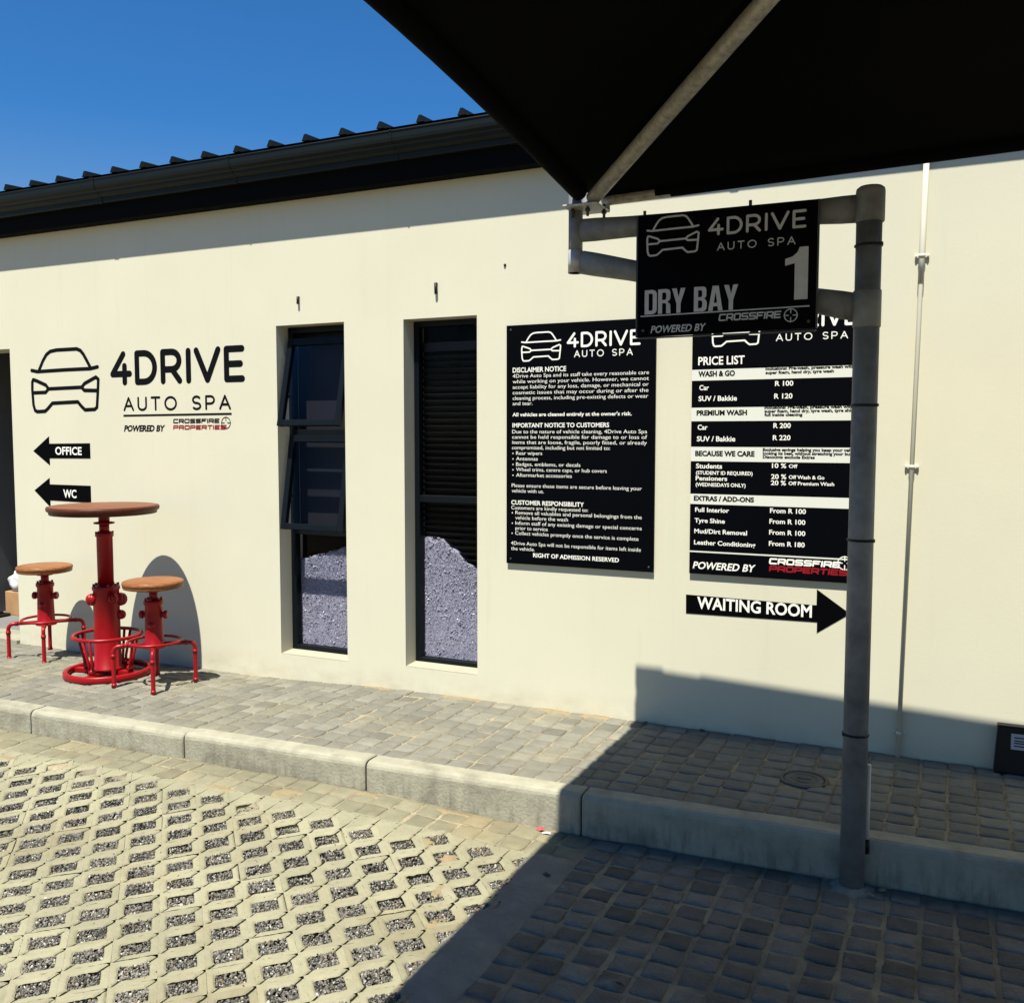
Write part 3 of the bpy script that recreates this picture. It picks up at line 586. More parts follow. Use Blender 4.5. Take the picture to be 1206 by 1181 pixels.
sk = np.array([q for q in sk if not (q[0] % ntt == ntt - 1 and q[1] % ntt == ntt - 1)]); FT = np.concatenate([FT, sk]); NV = na * ntt + kk
HT = {(s, b): half_tile(s, b) for s in (1, -1) for b in (0, 1)}
VV, FF, TT, cells = [], [], [], []; cnt = 0
for i in range(-60, 8):
    for j in range(-30, 13):
        if (i + j) % 2: continue
        cx, cy = -2.17 + 0.1 * i, 2.15 + 0.1 * j
        if cx > -1.455 or cy > yk(cx) - 0.305 or cy < 0.8 or not in_view(cx, cy, -0.165): continue
        cells.append((cx, cy))
        for sgn in (1, -1):
            b = 1 if rng.uniform() < 0.03 else 0
            X, Y, Z = HT[(sgn, b)]; X = X.ravel() + cx; Y = Y.ravel() + cy
            band = i + (0 if sgn > 0 else -1); tn = 0.5 + 0.4 * math.sin(band * 12.9 + (j // 3) * 78.2)
            ZZ = zlow(X, Y) + Z.ravel() + bump2(X * 3, Y * 3, 0.0006) + 0.0015 * math.sin(band * 5.1 + (j // 3) * 3.3)
            ZZ = ZZ + rng.normal(0, 0.0006, len(ZZ)) - 0.004 * (rng.uniform(0, 1, len(ZZ)) < 0.05) * (Z.ravel() < -0.0005)      # worn, chipped arrises
            P = np.stack([X, Y, ZZ], 1); B = P[rg].copy(); B[:, 2] -= 0.035
            VV += [P, B]; FF.append(FT + cnt * NV); TT.append(np.full(NV, tn)); cnt += 1
cs = set((round(x, 2), round(y, 2)) for x, y in cells)
for i in range(-60, 10):
    for j in range(-30, 16):
        if (i + j) % 2: continue
        cx, cy = -2.17 + 0.1 * i, 2.15 + 0.1 * j
        if (round(cx, 2), round(cy, 2)) in cs or cx > -1.33 or cy > yk(cx) - 0.16 or cy < 1.2 or not in_view(cx, cy, -0.165): continue
        for sgn in (1, -1):
            X, Y, Z = HT[(sgn, 0)]
            rr = np.hypot(X, Y); t8 = np.linspace(0.04, 1, ntt)[None]; X = X[:, -1:] * t8; Y = Y[:, -1:] * t8
            X = np.minimum(X.ravel() + cx, -1.408); Y = np.minimum(Y.ravel() + cy, yk(X) - 0.250)
            P = np.stack([X, Y, zlow(X, Y) - 0.0015 + bump2(X * 3, Y * 3, 0.001)], 1); Bq = P[rg].copy(); Bq[:, 2] -= 0.035
            VV += [P, Bq]; FF.append(FT + cnt * NV); TT.append(np.full(NV, 0.35)); cnt += 1
o = np_mesh('grass_block_paving', np.concatenate(VV), np.concatenate(FF), M['block'], np.concatenate(TT), True); tag(o, kind='structure')

def pebbles(name, P, rad, m, tone, ztop=None, label=None, flat=0.7):
    """many small faceted stones in one mesh"""
    ph = (1 + 5 ** 0.5) / 2
    ic = np.array([(-1, ph, 0), (1, ph, 0), (-1, -ph, 0), (1, -ph, 0), (0, -1, ph), (0, 1, ph), (0, -1, -ph), (0, 1, -ph), (ph, 0, -1), (ph, 0, 1), (-ph, 0, -1), (-ph, 0, 1)]) / 1.9
    fi = np.array([(0, 11, 5), (0, 5, 1), (0, 1, 7), (0, 7, 10), (0, 10, 11), (1, 5, 9), (5, 11, 4), (11, 10, 2), (10, 7, 6), (7, 1, 8), (3, 9, 4), (3, 4, 2), (3, 2, 6), (3, 6, 8), (3, 8, 9), (4, 9, 5), (2, 4, 11), (6, 2, 10), (8, 6, 7), (9, 8, 1)])
    n = len(P); q = rng.normal(size=(n, 4)); q /= np.linalg.norm(q, axis=1)[:, None]; w, x, y, z = q.T
    Rm = np.stack([1 - 2 * (y * y + z * z), 2 * (x * y - z * w), 2 * (x * z + y * w), 2 * (x * y + z * w), 1 - 2 * (x * x + z * z), 2 * (y * z - x * w), 2 * (x * z - y * w), 2 * (y * z + x * w), 1 - 2 * (x * x + y * y)], 1).reshape(n, 3, 3)
    sc = rad[:, None] * rng.uniform(0.6, 1.35, (n, 3)) * np.array([1, 1, flat])
    V = ic[None] * sc[:, None] * rng.uniform(0.8, 1.2, (n, 12, 1)); V = np.einsum('nij,nkj->nki', Rm, V) + P[:, None]
    F = fi[None] + (np.arange(n) * 12)[:, None, None]
    return np_mesh(name, V.reshape(-1, 3), F.reshape(-1, 3), m, np.repeat(tone, 12), False)
PP, RR, TN = [], [], []
for cx, cy in cells:
    n = 230 if cy < 2.7 else 150; lev = rng.normal(-0.0075, 0.004)
    a = rng.uniform(-0.0455, 0.0455, n); b = rng.uniform(-0.040, 0.040, n)
    x = cx + (a + b) / math.sqrt(2); y = cy + (a - b) / math.sqrt(2); r = rng.uniform(0.0026, 0.0056, n)
    PP.append(np.stack([x, y, zlow(x, y) + lev + rng.uniform(-0.004, 0.002, n)], 1)); RR.append(r); TN.append(rng.uniform(0, 1, n) ** math.exp(rng.normal(0, 0.22)))
for _ in range(420):        # strays on the concrete
    cx, cy = cells[rng.integers(len(cells))]; x = cx + rng.uniform(-0.1, 0.1); y = cy + rng.uniform(-0.1, 0.1)
    PP.append(np.array([[x, y, float(zlow(x, y)) + 0.001]])); RR.append(np.array([rng.uniform(0.0012, 0.003)])); TN.append(rng.uniform(0, 1, 1))
PP = np.concatenate(PP); RR = np.concatenate(RR)
o = pebbles('gravel', PP, RR, M['gravel'], np.concatenate(TN))
tag(o, 'dark gravel filling the open cells of the grass block paving', 'gravel', kind='stuff')
# sand spilled over the far edge of the blocks and along the wall foot
def sand_patch(mb, cx, cy, rx, ry, h, zf):
    n, mrow = 28, 6; vs = [(cx, cy, float(zf(cx, cy)) + h)]; ph = rng.uniform(0, 6, 3)
    for k in range(1, mrow + 1):
        t = k / mrow
        for a in range(n):
            an = 2 * math.pi * a / n; w = 1 + 0.22 * math.sin(2 * an + ph[0]) + 0.16 * math.sin(5 * an + ph[1]) + 0.1 * math.sin(9 * an + ph[2])
            x = cx + rx * t * w * math.cos(an); y = cy + ry * t * w * math.sin(an); vs.append((x, y, float(zf(x, y)) + h * (1 - t * t) - 0.012 * t ** 3 + rng.normal(0, 0.0006)))
    fs = [(0, 1 + a, 1 + (a + 1) % n) for a in range(n)]
    for k in range(mrow - 1):
        for a in range(n): fs.append((1 + k * n + a, 1 + (k + 1) * n + a, 1 + (k + 1) * n + (a + 1) % n, 1 + k * n + (a + 1) % n))
    mb.add(vs, fs, True)
sp = MB()
for (x, y, rx, ry) in [(-3.02, 3.26, 0.10, 0.035), (-2.72, 3.34, 0.10, 0.06), (-1.9, 3.22, 0.05, 0.04), (-1.66, 2.92, 0.045, 0.05), (-1.56, 2.70, 0.04, 0.05), (-1.75, 3.14, 0.05, 0.04), (-4.3, 3.13, 0.12, 0.03), (-2.4, 3.49, 0.16, 0.03), (-1.95, 3.51, 0.2, 0.02)]:
    sand_patch(sp, x, y, rx, ry, 0.0008, zlow)
for (x, y, rx, ry) in [(-1.95, 4.66, 0.20, 0.045), (-1.7, 4.665, 0.14, 0.05), (-2.5, 4.67, 0.25, 0.03), (-3.1, 4.675, 0.2, 0.025), (-0.2, 4.665, 0.13, 0.03), (-0.30, 4.68, 0.1, 0.03)]:
    sand_patch(sp, x, y, rx, ry, 0.0022, zoff)
tag(sp.build('loose_sand', M['orangesand']), 'orange sand spilled over the paving edges and along the wall foot', 'sand', kind='stuff')

# ================================================================== building
B = empty('building', (-2.5, WALL, 0), 'cream plastered single storey building with dark metal roof and narrow windows', 'building')
W1 = (-3.824, -3.316, 0.125, 2.178); W2 = (-2.902, -2.424, 0.140, 2.170); DR = (-7.45, -6.262, -0.30, 2.131)
xs = [-14, DR[0], DR[1], W1[0], W1[1], W2[0], W2[1], 6.0]; zs = [-0.4, 0.125, 0.140, 2.131, 2.170, 2.178, 3.25]
wm = MB()
def inside(x, z, h): return h[0] < x < h[1] and h[2] < z < h[3]
for i in range(len(xs) - 1):
    for j in range(len(zs) - 1):
        cx, cz = (xs[i] + xs[i + 1]) / 2, (zs[j] + zs[j + 1]) / 2
        if any(inside(cx, cz, h) for h in (W1, W2, DR)): continue
        wm.add([(xs[i], WALL, zs[j]), (xs[i + 1], WALL, zs[j]), (xs[i + 1], WALL, zs[j + 1]), (xs[i], WALL, zs[j + 1])], [(0, 1, 2, 3)])
TH = 0.23
for h in (W1, W2, DR):
    x0, x1, z0, z1 = h; s = 0.006 if h is not DR else 0
    wm.add([(x0, WALL, z0), (x0, WALL + TH, z0), (x0, WALL + TH, z1), (x0, WALL, z1)], [(0, 1, 2, 3)])
    wm.add([(x1, WALL, z0), (x1, WALL + TH, z0), (x1, WALL + TH, z1), (x1, WALL, z1)], [(3, 2, 1, 0)])
    wm.add([(x0, WALL, z1), (x0, WALL + TH, z1), (x1, WALL + TH, z1), (x1, WALL, z1)], [(0, 1, 2, 3)])
    wm.add([(x0, WALL, z0), (x0, WALL + TH, z0), (x1, WALL + TH, z0), (x1, WALL, z0)], [(3, 2, 1, 0)])
wm.add([(-14, WALL, -0.4), (-14, 12, -0.4), (-14, 12, 3.25), (-14, WALL, 3.25)], [(0, 1, 2, 3)])
wm.add([(6, WALL, -0.4), (6, 12, -0.4), (6, 12, 3.25), (6, WALL, 3.25)], [(3, 2, 1, 0)])
wm.add([(-14, 12, -0.4), (6, 12, -0.4), (6, 12, 3.25), (-14, 12, 3.25)], [(3, 2, 1, 0)])
wm.build('wall', M['plaster'], B, fixn=False)
# rooms behind the openings
def room(name, x0, x1, y0, y1, z0, z1, m, open_=True):
    r = MB(); v = [(x, y, z) for x in (x0, x1) for y in (y0, y1) for z in (z0, z1)]
    r.add(v, [(0, 1, 3, 2), (4, 6, 7, 5), (2, 3, 7, 6), (0, 2, 6, 4), (1, 5, 7, 3)])
    return r.build(name, m, B, fixn=False)
room('dark_room', -4.6, -1.7, WALL + TH, 8.5, 0.02, 2.7, M['dark'])
room('entrance_room', -7.45, -6.1, WALL + TH, 8.0, -0.026, 2.7, M['inner'])
d = MB(); d.box(DR[0], WALL - 0.03, -0.3, DR[1], WALL + TH, -0.020); d.build('threshold', M['kerb'], B)
# roof sheet with ribs
rf = MB(); sl_ = math.tan(R(3)); y0r, z0r = 4.50, 3.190
rf.add([(-14.3, y0r, z0r), (6.3, y0r, z0r), (6.3, 12.3, z0r + sl_ * 7.8), (-14.3, 12.3, z0r + sl_ * 7.8)], [(0, 1, 2, 3)])
rf.add([(-14.3, y0r, z0r - 0.004), (6.3, y0r, z0r - 0.004), (6.3, 12.3, z0r - 0.004 + sl_ * 7.8), (-14.3, 12.3, z0r - 0.004 + sl_ * 7.8)], [(3, 2, 1, 0)])
for k in range(-34, 47):
    x = -2.409 - 0.2545 * k
    if not -14.2 < x < 6.2: continue
    p = [(x - 0.026, 0), (x - 0.008, 0.037), (x + 0.006, 0.037), (x + 0.024, 0)]
    vs = [(a, y0r - 0.012, z0r + b + 0.001) for a, b in p] + [(a, 12.3, z0r + b + 0.001 + sl_ * 7.8) for a, b in p]
    rf.add(vs, [(0, 1, 2, 3), (0, 4, 5, 1), (1, 5, 6, 2), (2, 6, 7, 3)])
rf.build('roof', M['roofmetal'], B)
fa = MB(); fa.box(-14.3, WALL - 0.094, 2.924, 6.3, WALL - 0.002, 3.19, 0.003); fa.build('fascia', M['fascia'], B)
gp = [(0.096, 3.030), (0.128, 3.030), (0.134, 3.036), (0.134, 3.060), (0.143, 3.064), (0.165, 3.074), (0.171, 3.082), (0.171, 3.090), (0.186, 3.098), (0.197, 3.114), (0.201, 3.130), (0.202, 3.160), (0.207, 3.166), (0.204, 3.172), (0.192, 3.172), (0.189, 3.155), (0.180, 3.11), (0.10, 3.04)]
gt = MB()
for a, b in [(-14.3, -9.6), (-9.6, -5.15), (-5.15, -1.0), (-1.0, 6.3)]:
    gt.extrude_x([(WALL - o, z) for o, z in gp], a + 0.001, b - 0.001)
gt.build('gutter', M['gutter'], B)
for x in (-9.6, -5.15, -1.0, -4.0, -2.85):
    gj = MB()
    w = 0.02 if x in (-9.6, -5.15, -1.0) else 0.006
    gj.extrude_x([(WALL - o - 0.003 * (0 < i < 14), z - 0.003 * (i < 3) + 0.003 * (i in (12, 13))) for i, (o, z) in enumerate(gp)], x - w, x + w)
    gj.build('gutter_clip', M['gutter'], B)

# windows
def frame_mesh(h, y, wd, dp, rails):
    x0, x1, z0, z1 = h; m = MB()
    m.box(x0 + 0.001, y, z0 + 0.001, x0 + wd, y + dp, z1 - 0.001, 0.002); m.box(x1 - wd, y, z0 + 0.001, x1 - 0.001, y + dp, z1 - 0.001, 0.002)
    m.box(x0 + wd, y + 0.001, z0 + 0.001, x1 - wd, y + dp - 0.001, z0 + wd, 0.002); m.box(x0 + wd, y + 0.001, z1 - wd, x1 - wd, y + dp - 0.001, z1 - 0.001, 0.002)
    for z in rails: m.box(x0 + wd, y + 0.001, z - 0.02, x1 - wd, y + dp - 0.001, z + 0.02, 0.002)
    return m
FY = WALL + 0.112
w1 = frame_mesh(W1, FY, 0.038, 0.05, (1.520, 0.895)).build('window', M['frame'], B)
def sash(z1, z0, tilt, par):
    x0, x1 = W1[0] + 0.03, W1[1] - 0.012; wd = 0.038; m = MB(); hgt = z1 - z0
    m.box(x0, -0.035, -hgt, x0 + wd, 0, 0, 0.003); m.box(x1 - wd, -0.035, -hgt, x1, 0, 0, 0.003)
    m.box(x0 + wd, -0.034, -0.045, x1 - wd, -0.001, -0.001, 0.003); m.box(x0 + wd, -0.034, -hgt + 0.001, x1 - wd, -0.001, -hgt + wd, 0.003)
    p = MB(); p.box(x0 + wd - 0.01, -0.022, -hgt + wd - 0.01, x1 - wd + 0.01, -0.016, -0.035)
    a = -tilt; c, s = math.cos(a), math.sin(a)
    for b in (m, p): b.v = [(x, FY - 0.002 + y * c - z * s, z1 + y * s + z * c) for x, y, z in b.v]
    m.build('sash', M['frame'], par); p.build('pane', M['glass'], par)
    st_ = MB()      # friction stay on the left side
    zb = z0 + hgt * 0.35; yb = FY - math.sin(tilt) * (z1 - zb)
    st_.box(x0 - 0.006, yb - 0.0, zb, x0 - 0.001, FY + 0.02, zb + 0.018); st_.build('stay', M['bolt'], par)
sash(2.100, 1.540, R(13.0), w1); sash(1.500, 0.905, R(10.5), w1)
p = MB(); p.box(W1[0] + 0.034, FY + 0.022, W1[2] + 0.04, W1[1] - 0.034, FY + 0.028, 0.880); p.build('pane', M['glass'], w1)
w2 = frame_mesh(W2, FY, 0.034, 0.05, (1.128,)).build('window', M['frame'], B)
for a, b in ((W2[2] + 0.03, 1.112), (1.144, W2[3] - 0.037)):
    p = MB(); p.box(W2[0] + 0.03, FY + 0.022, a, W2[1] - 0.03, FY + 0.028, b); p.build('pane', M['glass'], w2)
bl = MB(); z = 0.20
while z < 2.0:
    c, s = math.cos(R(28)) * 0.021, math.sin(R(28)) * 0.021
    bl.extrude_x([(FY + 0.085 - c, z + s), (FY + 0.085 + c, z - s), (FY + 0.085 + c, z - s - 0.002), (FY + 0.085 - c, z + s - 0.002)], W2[0] - 0.02, W2[1] + 0.02); z += 0.0375
bl.box(W2[0] - 0.02, FY + 0.065, 2.0, W2[1] + 0.02, FY + 0.115, 2.05)
bl.build('blind', M['blind'], w2)
bl2 = MB(); bl2.box(W1[0] - 0.02, FY + 0.10, 0.90, W1[1] + 0.02, FY + 0.104, 2.15); bl2.build('blind', M['blind'], w1)
M['sill'] = mat('sun_dimmed_plaster', (0.36, 0.33, 0.25), 0.9, spec=0.1, var=0.1, vscale=9, bump=0.2, bscale=60)  # sills are wall plaster, coloured darker to offset the full sun on them
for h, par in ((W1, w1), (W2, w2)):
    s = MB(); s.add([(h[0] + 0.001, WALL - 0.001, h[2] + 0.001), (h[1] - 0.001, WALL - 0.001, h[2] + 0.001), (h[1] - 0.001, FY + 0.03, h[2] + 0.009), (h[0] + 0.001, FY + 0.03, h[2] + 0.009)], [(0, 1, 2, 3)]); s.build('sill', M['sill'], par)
cs = MB(); cs.tube([(-3.646, WALL + 0.02, 2.345), (-3.646, WALL - 0.012, 2.340), (-3.644, WALL - 0.014, 2.30)], 0.0075, 8); cs.build('cable_stub', M['rubber'], B)
cs = MB(); cs.tube([(-2.681, WALL + 0.02, 2.362), (-2.681, WALL - 0.012, 2.357), (-2.678, WALL - 0.014, 2.30)], 0.0085, 8); cs.build('cable_stub', M['rubber'], B)
pl = MB(); pl.sphere((-2.25, WALL - 0.002, 2.43), 0.008, 8, 6); pl.build('wall_plug', M['rubber'], B)

# gravel heap seen behind the lower panes
def heap_top(x):     # height of the heap where it leans on the glass
    return np.interp(x, [-4.5, -3.8, -3.70, -3.45, -3.3, -3.1, -2.92, -2.86, -2.80, -2.74, -2.66, -2.60, -2.54, -2.47, -2.3, -1.8], [0.5, 0.70, 0.735, 0.80, 0.87, 0.80, 0.86, 0.895, 0.90, 0.885, 0.82, 0.77, 0.735, 0.715, 0.6, 0.3])
def make_heap():
    nx, ns = 150, 60; X = np.linspace(-4.4, -1.8, nx); V = []
    for x in X:
        t = float(heap_top(x)) + 0.008 * math.sin(x * 61) + 0.006 * math.sin(x * 23)
        for k in range(ns):
            q = k / (ns - 1)
            if q < 0.6: z = 0.03 + (t - 0.03) * q / 0.6; y = FY + 0.062 + 0.004 * q
            else: u = (q - 0.6) / 0.4; z = t - (t - 0.05) * u ** 1.3; y = FY + 0.066 + 0.9 * u
            V.append((x, y + rng.normal(0, 0.0011), z + rng.normal(0, 0.002)))
    i = (np.arange(nx - 1)[:, None] * ns + np.arange(ns - 1)[None]).ravel()
    return np.array(V), np.stack([i, i + ns, i + ns + 1, i + 1], 1)
hv, hf = make_heap()
hp = empty('gravel_heap', (-2.9, 4.95, 0.02), 'lilac grey gravel heap with white chips piled behind the lower window panes', 'gravel heap')
np_mesh('grit', hv, hf, M['heapbase'], None, True, hp)
n = 20000; hx = rng.uniform(-3.85, -2.38, n); hz = 0.1 + (heap_top(hx) - 0.1) * rng.uniform(0, 1.0, n) ** 0.9
P = np.stack([hx, np.full(n, FY + 0.062) + rng.uniform(-0.0012, 0.0015, n), hz], 1)
rr = np.where(rng.uniform(0, 1, n) < 0.05, rng.uniform(0.004, 0.009, n), rng.uniform(0.0015, 0.0038, n))
o = pebbles('gravel_stones', P, rr, M['heap'], rng.uniform(0, 1, n), flat=0.55); o.parent = hp; o.data.transform(Matrix.Translation(-hp.location)); o['kind'] = 'stuff'

# ================================================================== signs on the wall
YW = WALL - 0.002
def lettered(parent, items, Y, names):
    for k, mb in letter_set(items, Y).items():
        if k in names: mb.build(names[k][0], M[names[k][1]], parent, fixn=False)
def board(name, x0, x1, z0, z1, label, items, bands=()):
    o = empty(name, ((x0 + x1) / 2, WALL, z0), label, 'notice board')
    m = MB(); m.box(x0, WALL - 0.0185, z0, x1, WALL - 0.0145, z1, 0.001); m.build('panel', M['panel'], o)
    for x in (x0 + 0.05, x1 - 0.08): b = MB(); b.box(x, WALL - 0.0145, z0 + 0.06, x + 0.03, WALL - 0.0, z1 - 0.06); b.build('batten', M['bolt'], o)
    if bands:
        m = MB()
        for a, c in bands: m.box(x0 + 0.0005, WALL - 0.0191, a, x1 - 0.0005, WALL - 0.0184, c)
        m.build('white_stripe', M['band'], o)
    lettered(o, items, WALL - 0.0197, {'w': ('lettering', 'white'), 'k': ('black_lettering', 'black'), 'r': ('red_lettering', 'redletter'), 'car': ('car_emblem', 'white')})
    for x in (x0 + 0.025, x1 - 0.025):
        for z in (z0 + 0.025, z1 - 0.025): s = MB(); s.sphere((x, WALL - 0.0186, z), 0.006, 10, 6, (1, 0.4, 1)); s.build('screw', M['bolt'], o)
    return o
board('notice_board', -2.2325, -1.390, 0.796, 2.100, 'black notice board headed disclaimer notice, full of small white text', B1)
board('price_board', -1.2015, -0.364, 0.804, 2.100, 'black price list board with white stripes, half hidden by the bay sign', [i for i in B2 if i[5] != 'wait'], BANDS)

def arrow(name, pts, label, items, key):
    x0 = min(p[0] for p in pts); o = empty(name, (x0, WALL, min(p[1] for p in pts)), label, 'arrow sign')
    m = MB(); m.prism(pts, WALL - 0.0022, WALL + 0.0005); m.build('arrow_panel', M['vinyl'], o)
    lettered(o, items, WALL - 0.0028, {key: ('lettering', 'white')})
    return o
arrow('arrow_sign', [(-6.046, 1.389), (-5.878, 1.495), (-5.878, 1.442), (-5.468, 1.447), (-5.468, 1.341), (-5.878, 1.338), (-5.878, 1.287)], 'black arrow on the wall reading OFFICE, above the WC arrow', L, 'of')
arrow('arrow_sign', [(-6.048, 1.103), (-5.886, 1.197), (-5.886, 1.150), (-5.474, 1.149), (-5.474, 1.030), (-5.886, 1.035), (-5.886, 0.985)], 'black arrow on the wall reading WC, just above the red table', L, 'wc')
arrow('arrow_sign', [(-1.2205, 0.691), (-0.579, 0.685), (-0.579, 0.763), (-0.425, 0.656), (-0.575, 0.550), (-0.575, 0.603), (-1.2195, 0.594)], 'black arrow reading WAITING ROOM, pointing right below the price board', [i for i in B2 if i[5] == 'wait'], 'wait')
lg = empty('wall_lettering', (-5.0, WALL, 1.5), 'large black car outline and lettering painted on the cream wall above the red table', 'wall lettering')
YL = WALL - 0.001
for k, mb in letter_set([i for i in L if i[5] not in ('of', 'wc', 'xr')], YL).items():
    if k == 'w': ribbon(mb, [(-5.14, 1.636), (-4.19, 1.640)], 0.013, YL, round_=False)
    mb.build({'w': 'lettering', 'car': 'car_emblem'}[k], M['black'], lg, fixn=False)
for k, mb in letter_set([i for i in L if i[5] == 'xr'], YL).items():
    o = mb.build('red_lettering', M['redletter'], lg, fixn=False)

# white pipe on the wall
dp = empty('wall_pipe', (-0.18, WALL, 0), 'thin white pipe clipped upright to the wall, right of the tall post', 'pipe')
pm = MB(); pm.tube([(-0.196, WALL - 0.022, 0.0), (-0.158, WALL - 0.022, 2.24), (-0.157, WALL - 0.022, 2.26)], 0.0100, 14)
pm.build('pipe', M['whitepvc'], dp)
pm = MB(); pm.tube([(-0.159, WALL - 0.022, 2.19), (-0.157, WALL - 0.022, 2.33), (-0.146, WALL - 0.022, 3.0)], 0.0130, 14); pm.build('wide_pipe', M['whitepvc'], dp)
for z in (2.31, 1.36, 0.115):
    x = -0.196 + 0.038 * z / 2.25; r_ = 0.0130 if z > 2 else 0.0100; c = MB()
    c.box(x - 0.030, WALL - 0.012, z - 0.008, x + 0.030, WALL - 0.001, z + 0.008, 0.002)
    c.tube([(x, WALL - 0.022, z - 0.008), (x, WALL - 0.022, z + 0.008)], r_ + 0.0025, 14)
    for s in (-1, 1): c.sphere((x + s * 0.024, WALL - 0.013, z), 0.005, 8, 6)
    c.build('pipe_clip', M['whitepvc'], dp)

# ================================================================== shade carport
PX, PY = -0.295, 3.585; GZ = float(zlow(PX, PY))
cp = empty('shade_carport', (PX, PY, GZ), 'black shade net carport on a grey steel post standing against the kerb', 'carport')
m = MB(); m.tube([(PX, PY, GZ - 0.1), (PX, PY, 2.36)], 0.0440, 28); m.build('post', M['galv'], cp)
m = MB(); m.lathe((PX + 0.002, PY, 2.252), [(0.0475, 0), (0.0495, 0.004), (0.0495, 0.105), (0.047, 0.116), (0.038, 0.123), (0.0, 0.125)], 28); m.build('post_cap', M['galv'], cp)
m = MB(); m.lathe((PX, PY, 1.885), [(0.0465, 0), (0.0480, 0.003), (0.0480, 0.127), (0.0465, 0.13)], 28); m.build('post_collar', M['galv'], cp)
TX = -1.405
def arm(za, zb):     # tube with crushed flat ends
    pts, rs = [], []
    for t, r in ((0, (0.020, 0.050)), (0.06, (0.022, 0.049)), (0.20, (0.036, 0.041)), (0.5, (0.039, 0.039)), (0.80, (0.036, 0.041)), (0.93, (0.024, 0.046)), (0.985, (0.020, 0.046)), (1, (0.018, 0.040))):
        pts.append((PX - 0.03 + (TX + 0.012 - PX + 0.03) * t, PY, za + (zb - za) * t)); rs.append(r)
    b = MB(); b.tube(pts, rs, 20); b.build('arm', M['galv'], cp)
arm(2.303, 2.322); arm(1.957, 2.200)
m = MB(); m.tube([(TX, PY, 2.155), (TX, PY, 2.47)], 0.0285, 20, cap=True); m.build('drop_tube', M['galv'], cp)
m = MB(); m.tube([(TX, PY, 2.155), (TX, PY, 2.245)], 0.0300, 20); m.build('tube_sleeve', M['bracket'], cp)
m = MB(); m.box(-1.435, 3.652, 2.400, -1.285, 3.660, 2.512, 0.003);
m.box(-1.43, 3.50, 2.400, -1.285, 3.652, 2.410, 0.003); m.build('corner_bracket', M['bracket'], cp)
for (x, y) in ((-1.40, 3.54), (-1.335, 3.535), (-1.29, 3.60)):
    m = MB(); m.tube([(x, y, 2.365), (x, y, 2.42)], 0.006, 8); m.tube([(x, y, 2.383), (x, y, 2.394)], 0.011, 6); m.build('bolt', M['bolt'], cp)
KC = Vector((-1.375, 3.60, 2.455)); AP = Vector((0.91, 1.31, 3.235)); HL = 2.29
# edges: left (X const, arched), front (Y const), back, right
def e_left(s): y = 3.60 - 4.58 * s; return Vector((-1.375, y, 2.455 + 0.205 * math.sin(math.pi * s)))
def e_front(s): return Vector((-1.375 + 4.58 * s, 3.66 - 0.13 * s, 2.452 + 0.060 * s))
def e_right(s): return Vector((3.205, 3.60 - 4.58 * s, 2.455 + 0.2 * math.sin(math.pi * s)))
def e_back(s): return Vector((-1.375 + 4.58 * s, -0.98, 2.455 + 0.15 * math.sin(math.pi * s)))
fb = MB(); NS, NT = 60, 24
for e in (e_left, e_front, e_right, e_back):
    vs = []; s0 = 0.014
    for a in range(NS + 1):
        s = a / NS; s = 0.5 - 0.5 * math.cos(math.pi * s) if False else s
        p = e(s); kc0, kc1 = [Vector((-1.375 if k.x < 0.9 else 3.205, 3.62 if k.y > 1.3 else -0.98, 2.452)) for k in (e(0), e(1))]
        if s < s0: c0 = kc0 + (AP - kc0) * 0.016; p = c0 + (e(s0) - c0) * (s / s0)
        if s > 1 - s0: c1 = kc1 + (AP - kc1) * 0.016; p = c1 + (e(1 - s0) - c1) * ((1 - s) / s0)
        for b in range(NT + 1):
            t = b / NT; q = p + (AP - p) * t; w = math.sin(math.pi * min(1, max(0, s)))
            vs.append((q.x, q.y, q.z + 0.040 * min(1, t / 0.12) * (1 if 0 < a < NS else 1) - 0.05 * math.sin(math.pi * t) * w))
    fb.add(vs, [(a * (NT + 1) + b, (a + 1) * (NT + 1) + b, (a + 1) * (NT + 1) + b + 1, a * (NT + 1) + b + 1) for a in range(NS) for b in range(NT)], True)
fo = fb.build('shade_net', M['fabric'], cp); sm = fo.modifiers.new('thickness', 'SOLIDIFY'); sm.thickness = 0.003
def curve_tube(name, e, s0, s1, r, m, dz=0.0, n=24):
    b = MB(); b.tube([e(s0 + (s1 - s0) * i / n) + Vector((0, 0, dz)) for i in range(n + 1)], r, 16); return b.build(name, m, cp)
curve_tube('edge_sleeve', e_left, 0.012, 0.988, 0.034, M['fabric'])
curve_tube('edge_sleeve', e_front, 0.062, 0.985, 0.024, M['fabric'])
curve_tube('edge_tube', e_front, 0.013, 0.075, 0.0215, M['galvlight'], -0.004, 6)
curve_tube('edge_sleeve', e_right, 0.012, 0.988, 0.034, M['fabric']); curve_tube('edge_sleeve', e_back, 0.012, 0.988, 0.034, M['fabric'])
def seam(e, off):
    b = MB(); b.tube([e(s) + (AP - e(s)).normalized() * off + Vector((0, 0, 0.012)) for s in [0.04 + 0.92 * i / 40 for i in range(41)]], 0.0045, 6); return b.build('hem_seam', M['fabric'], cp)
seam(e_left, 0.11)
for c in ((-1.315, 3.54), (3.145, 3.54), (-1.315, -0.92), (3.145, -0.92)):
    b = MB(); p0 = Vector((*c, 2.432)); p1 = AP + Vector((0, 0, -0.052)); b.tube([p0, p0 + (p1 - p0) * 0.5, p1], 0.0285, 18); b.build('rafter', M['galvlight'], cp)
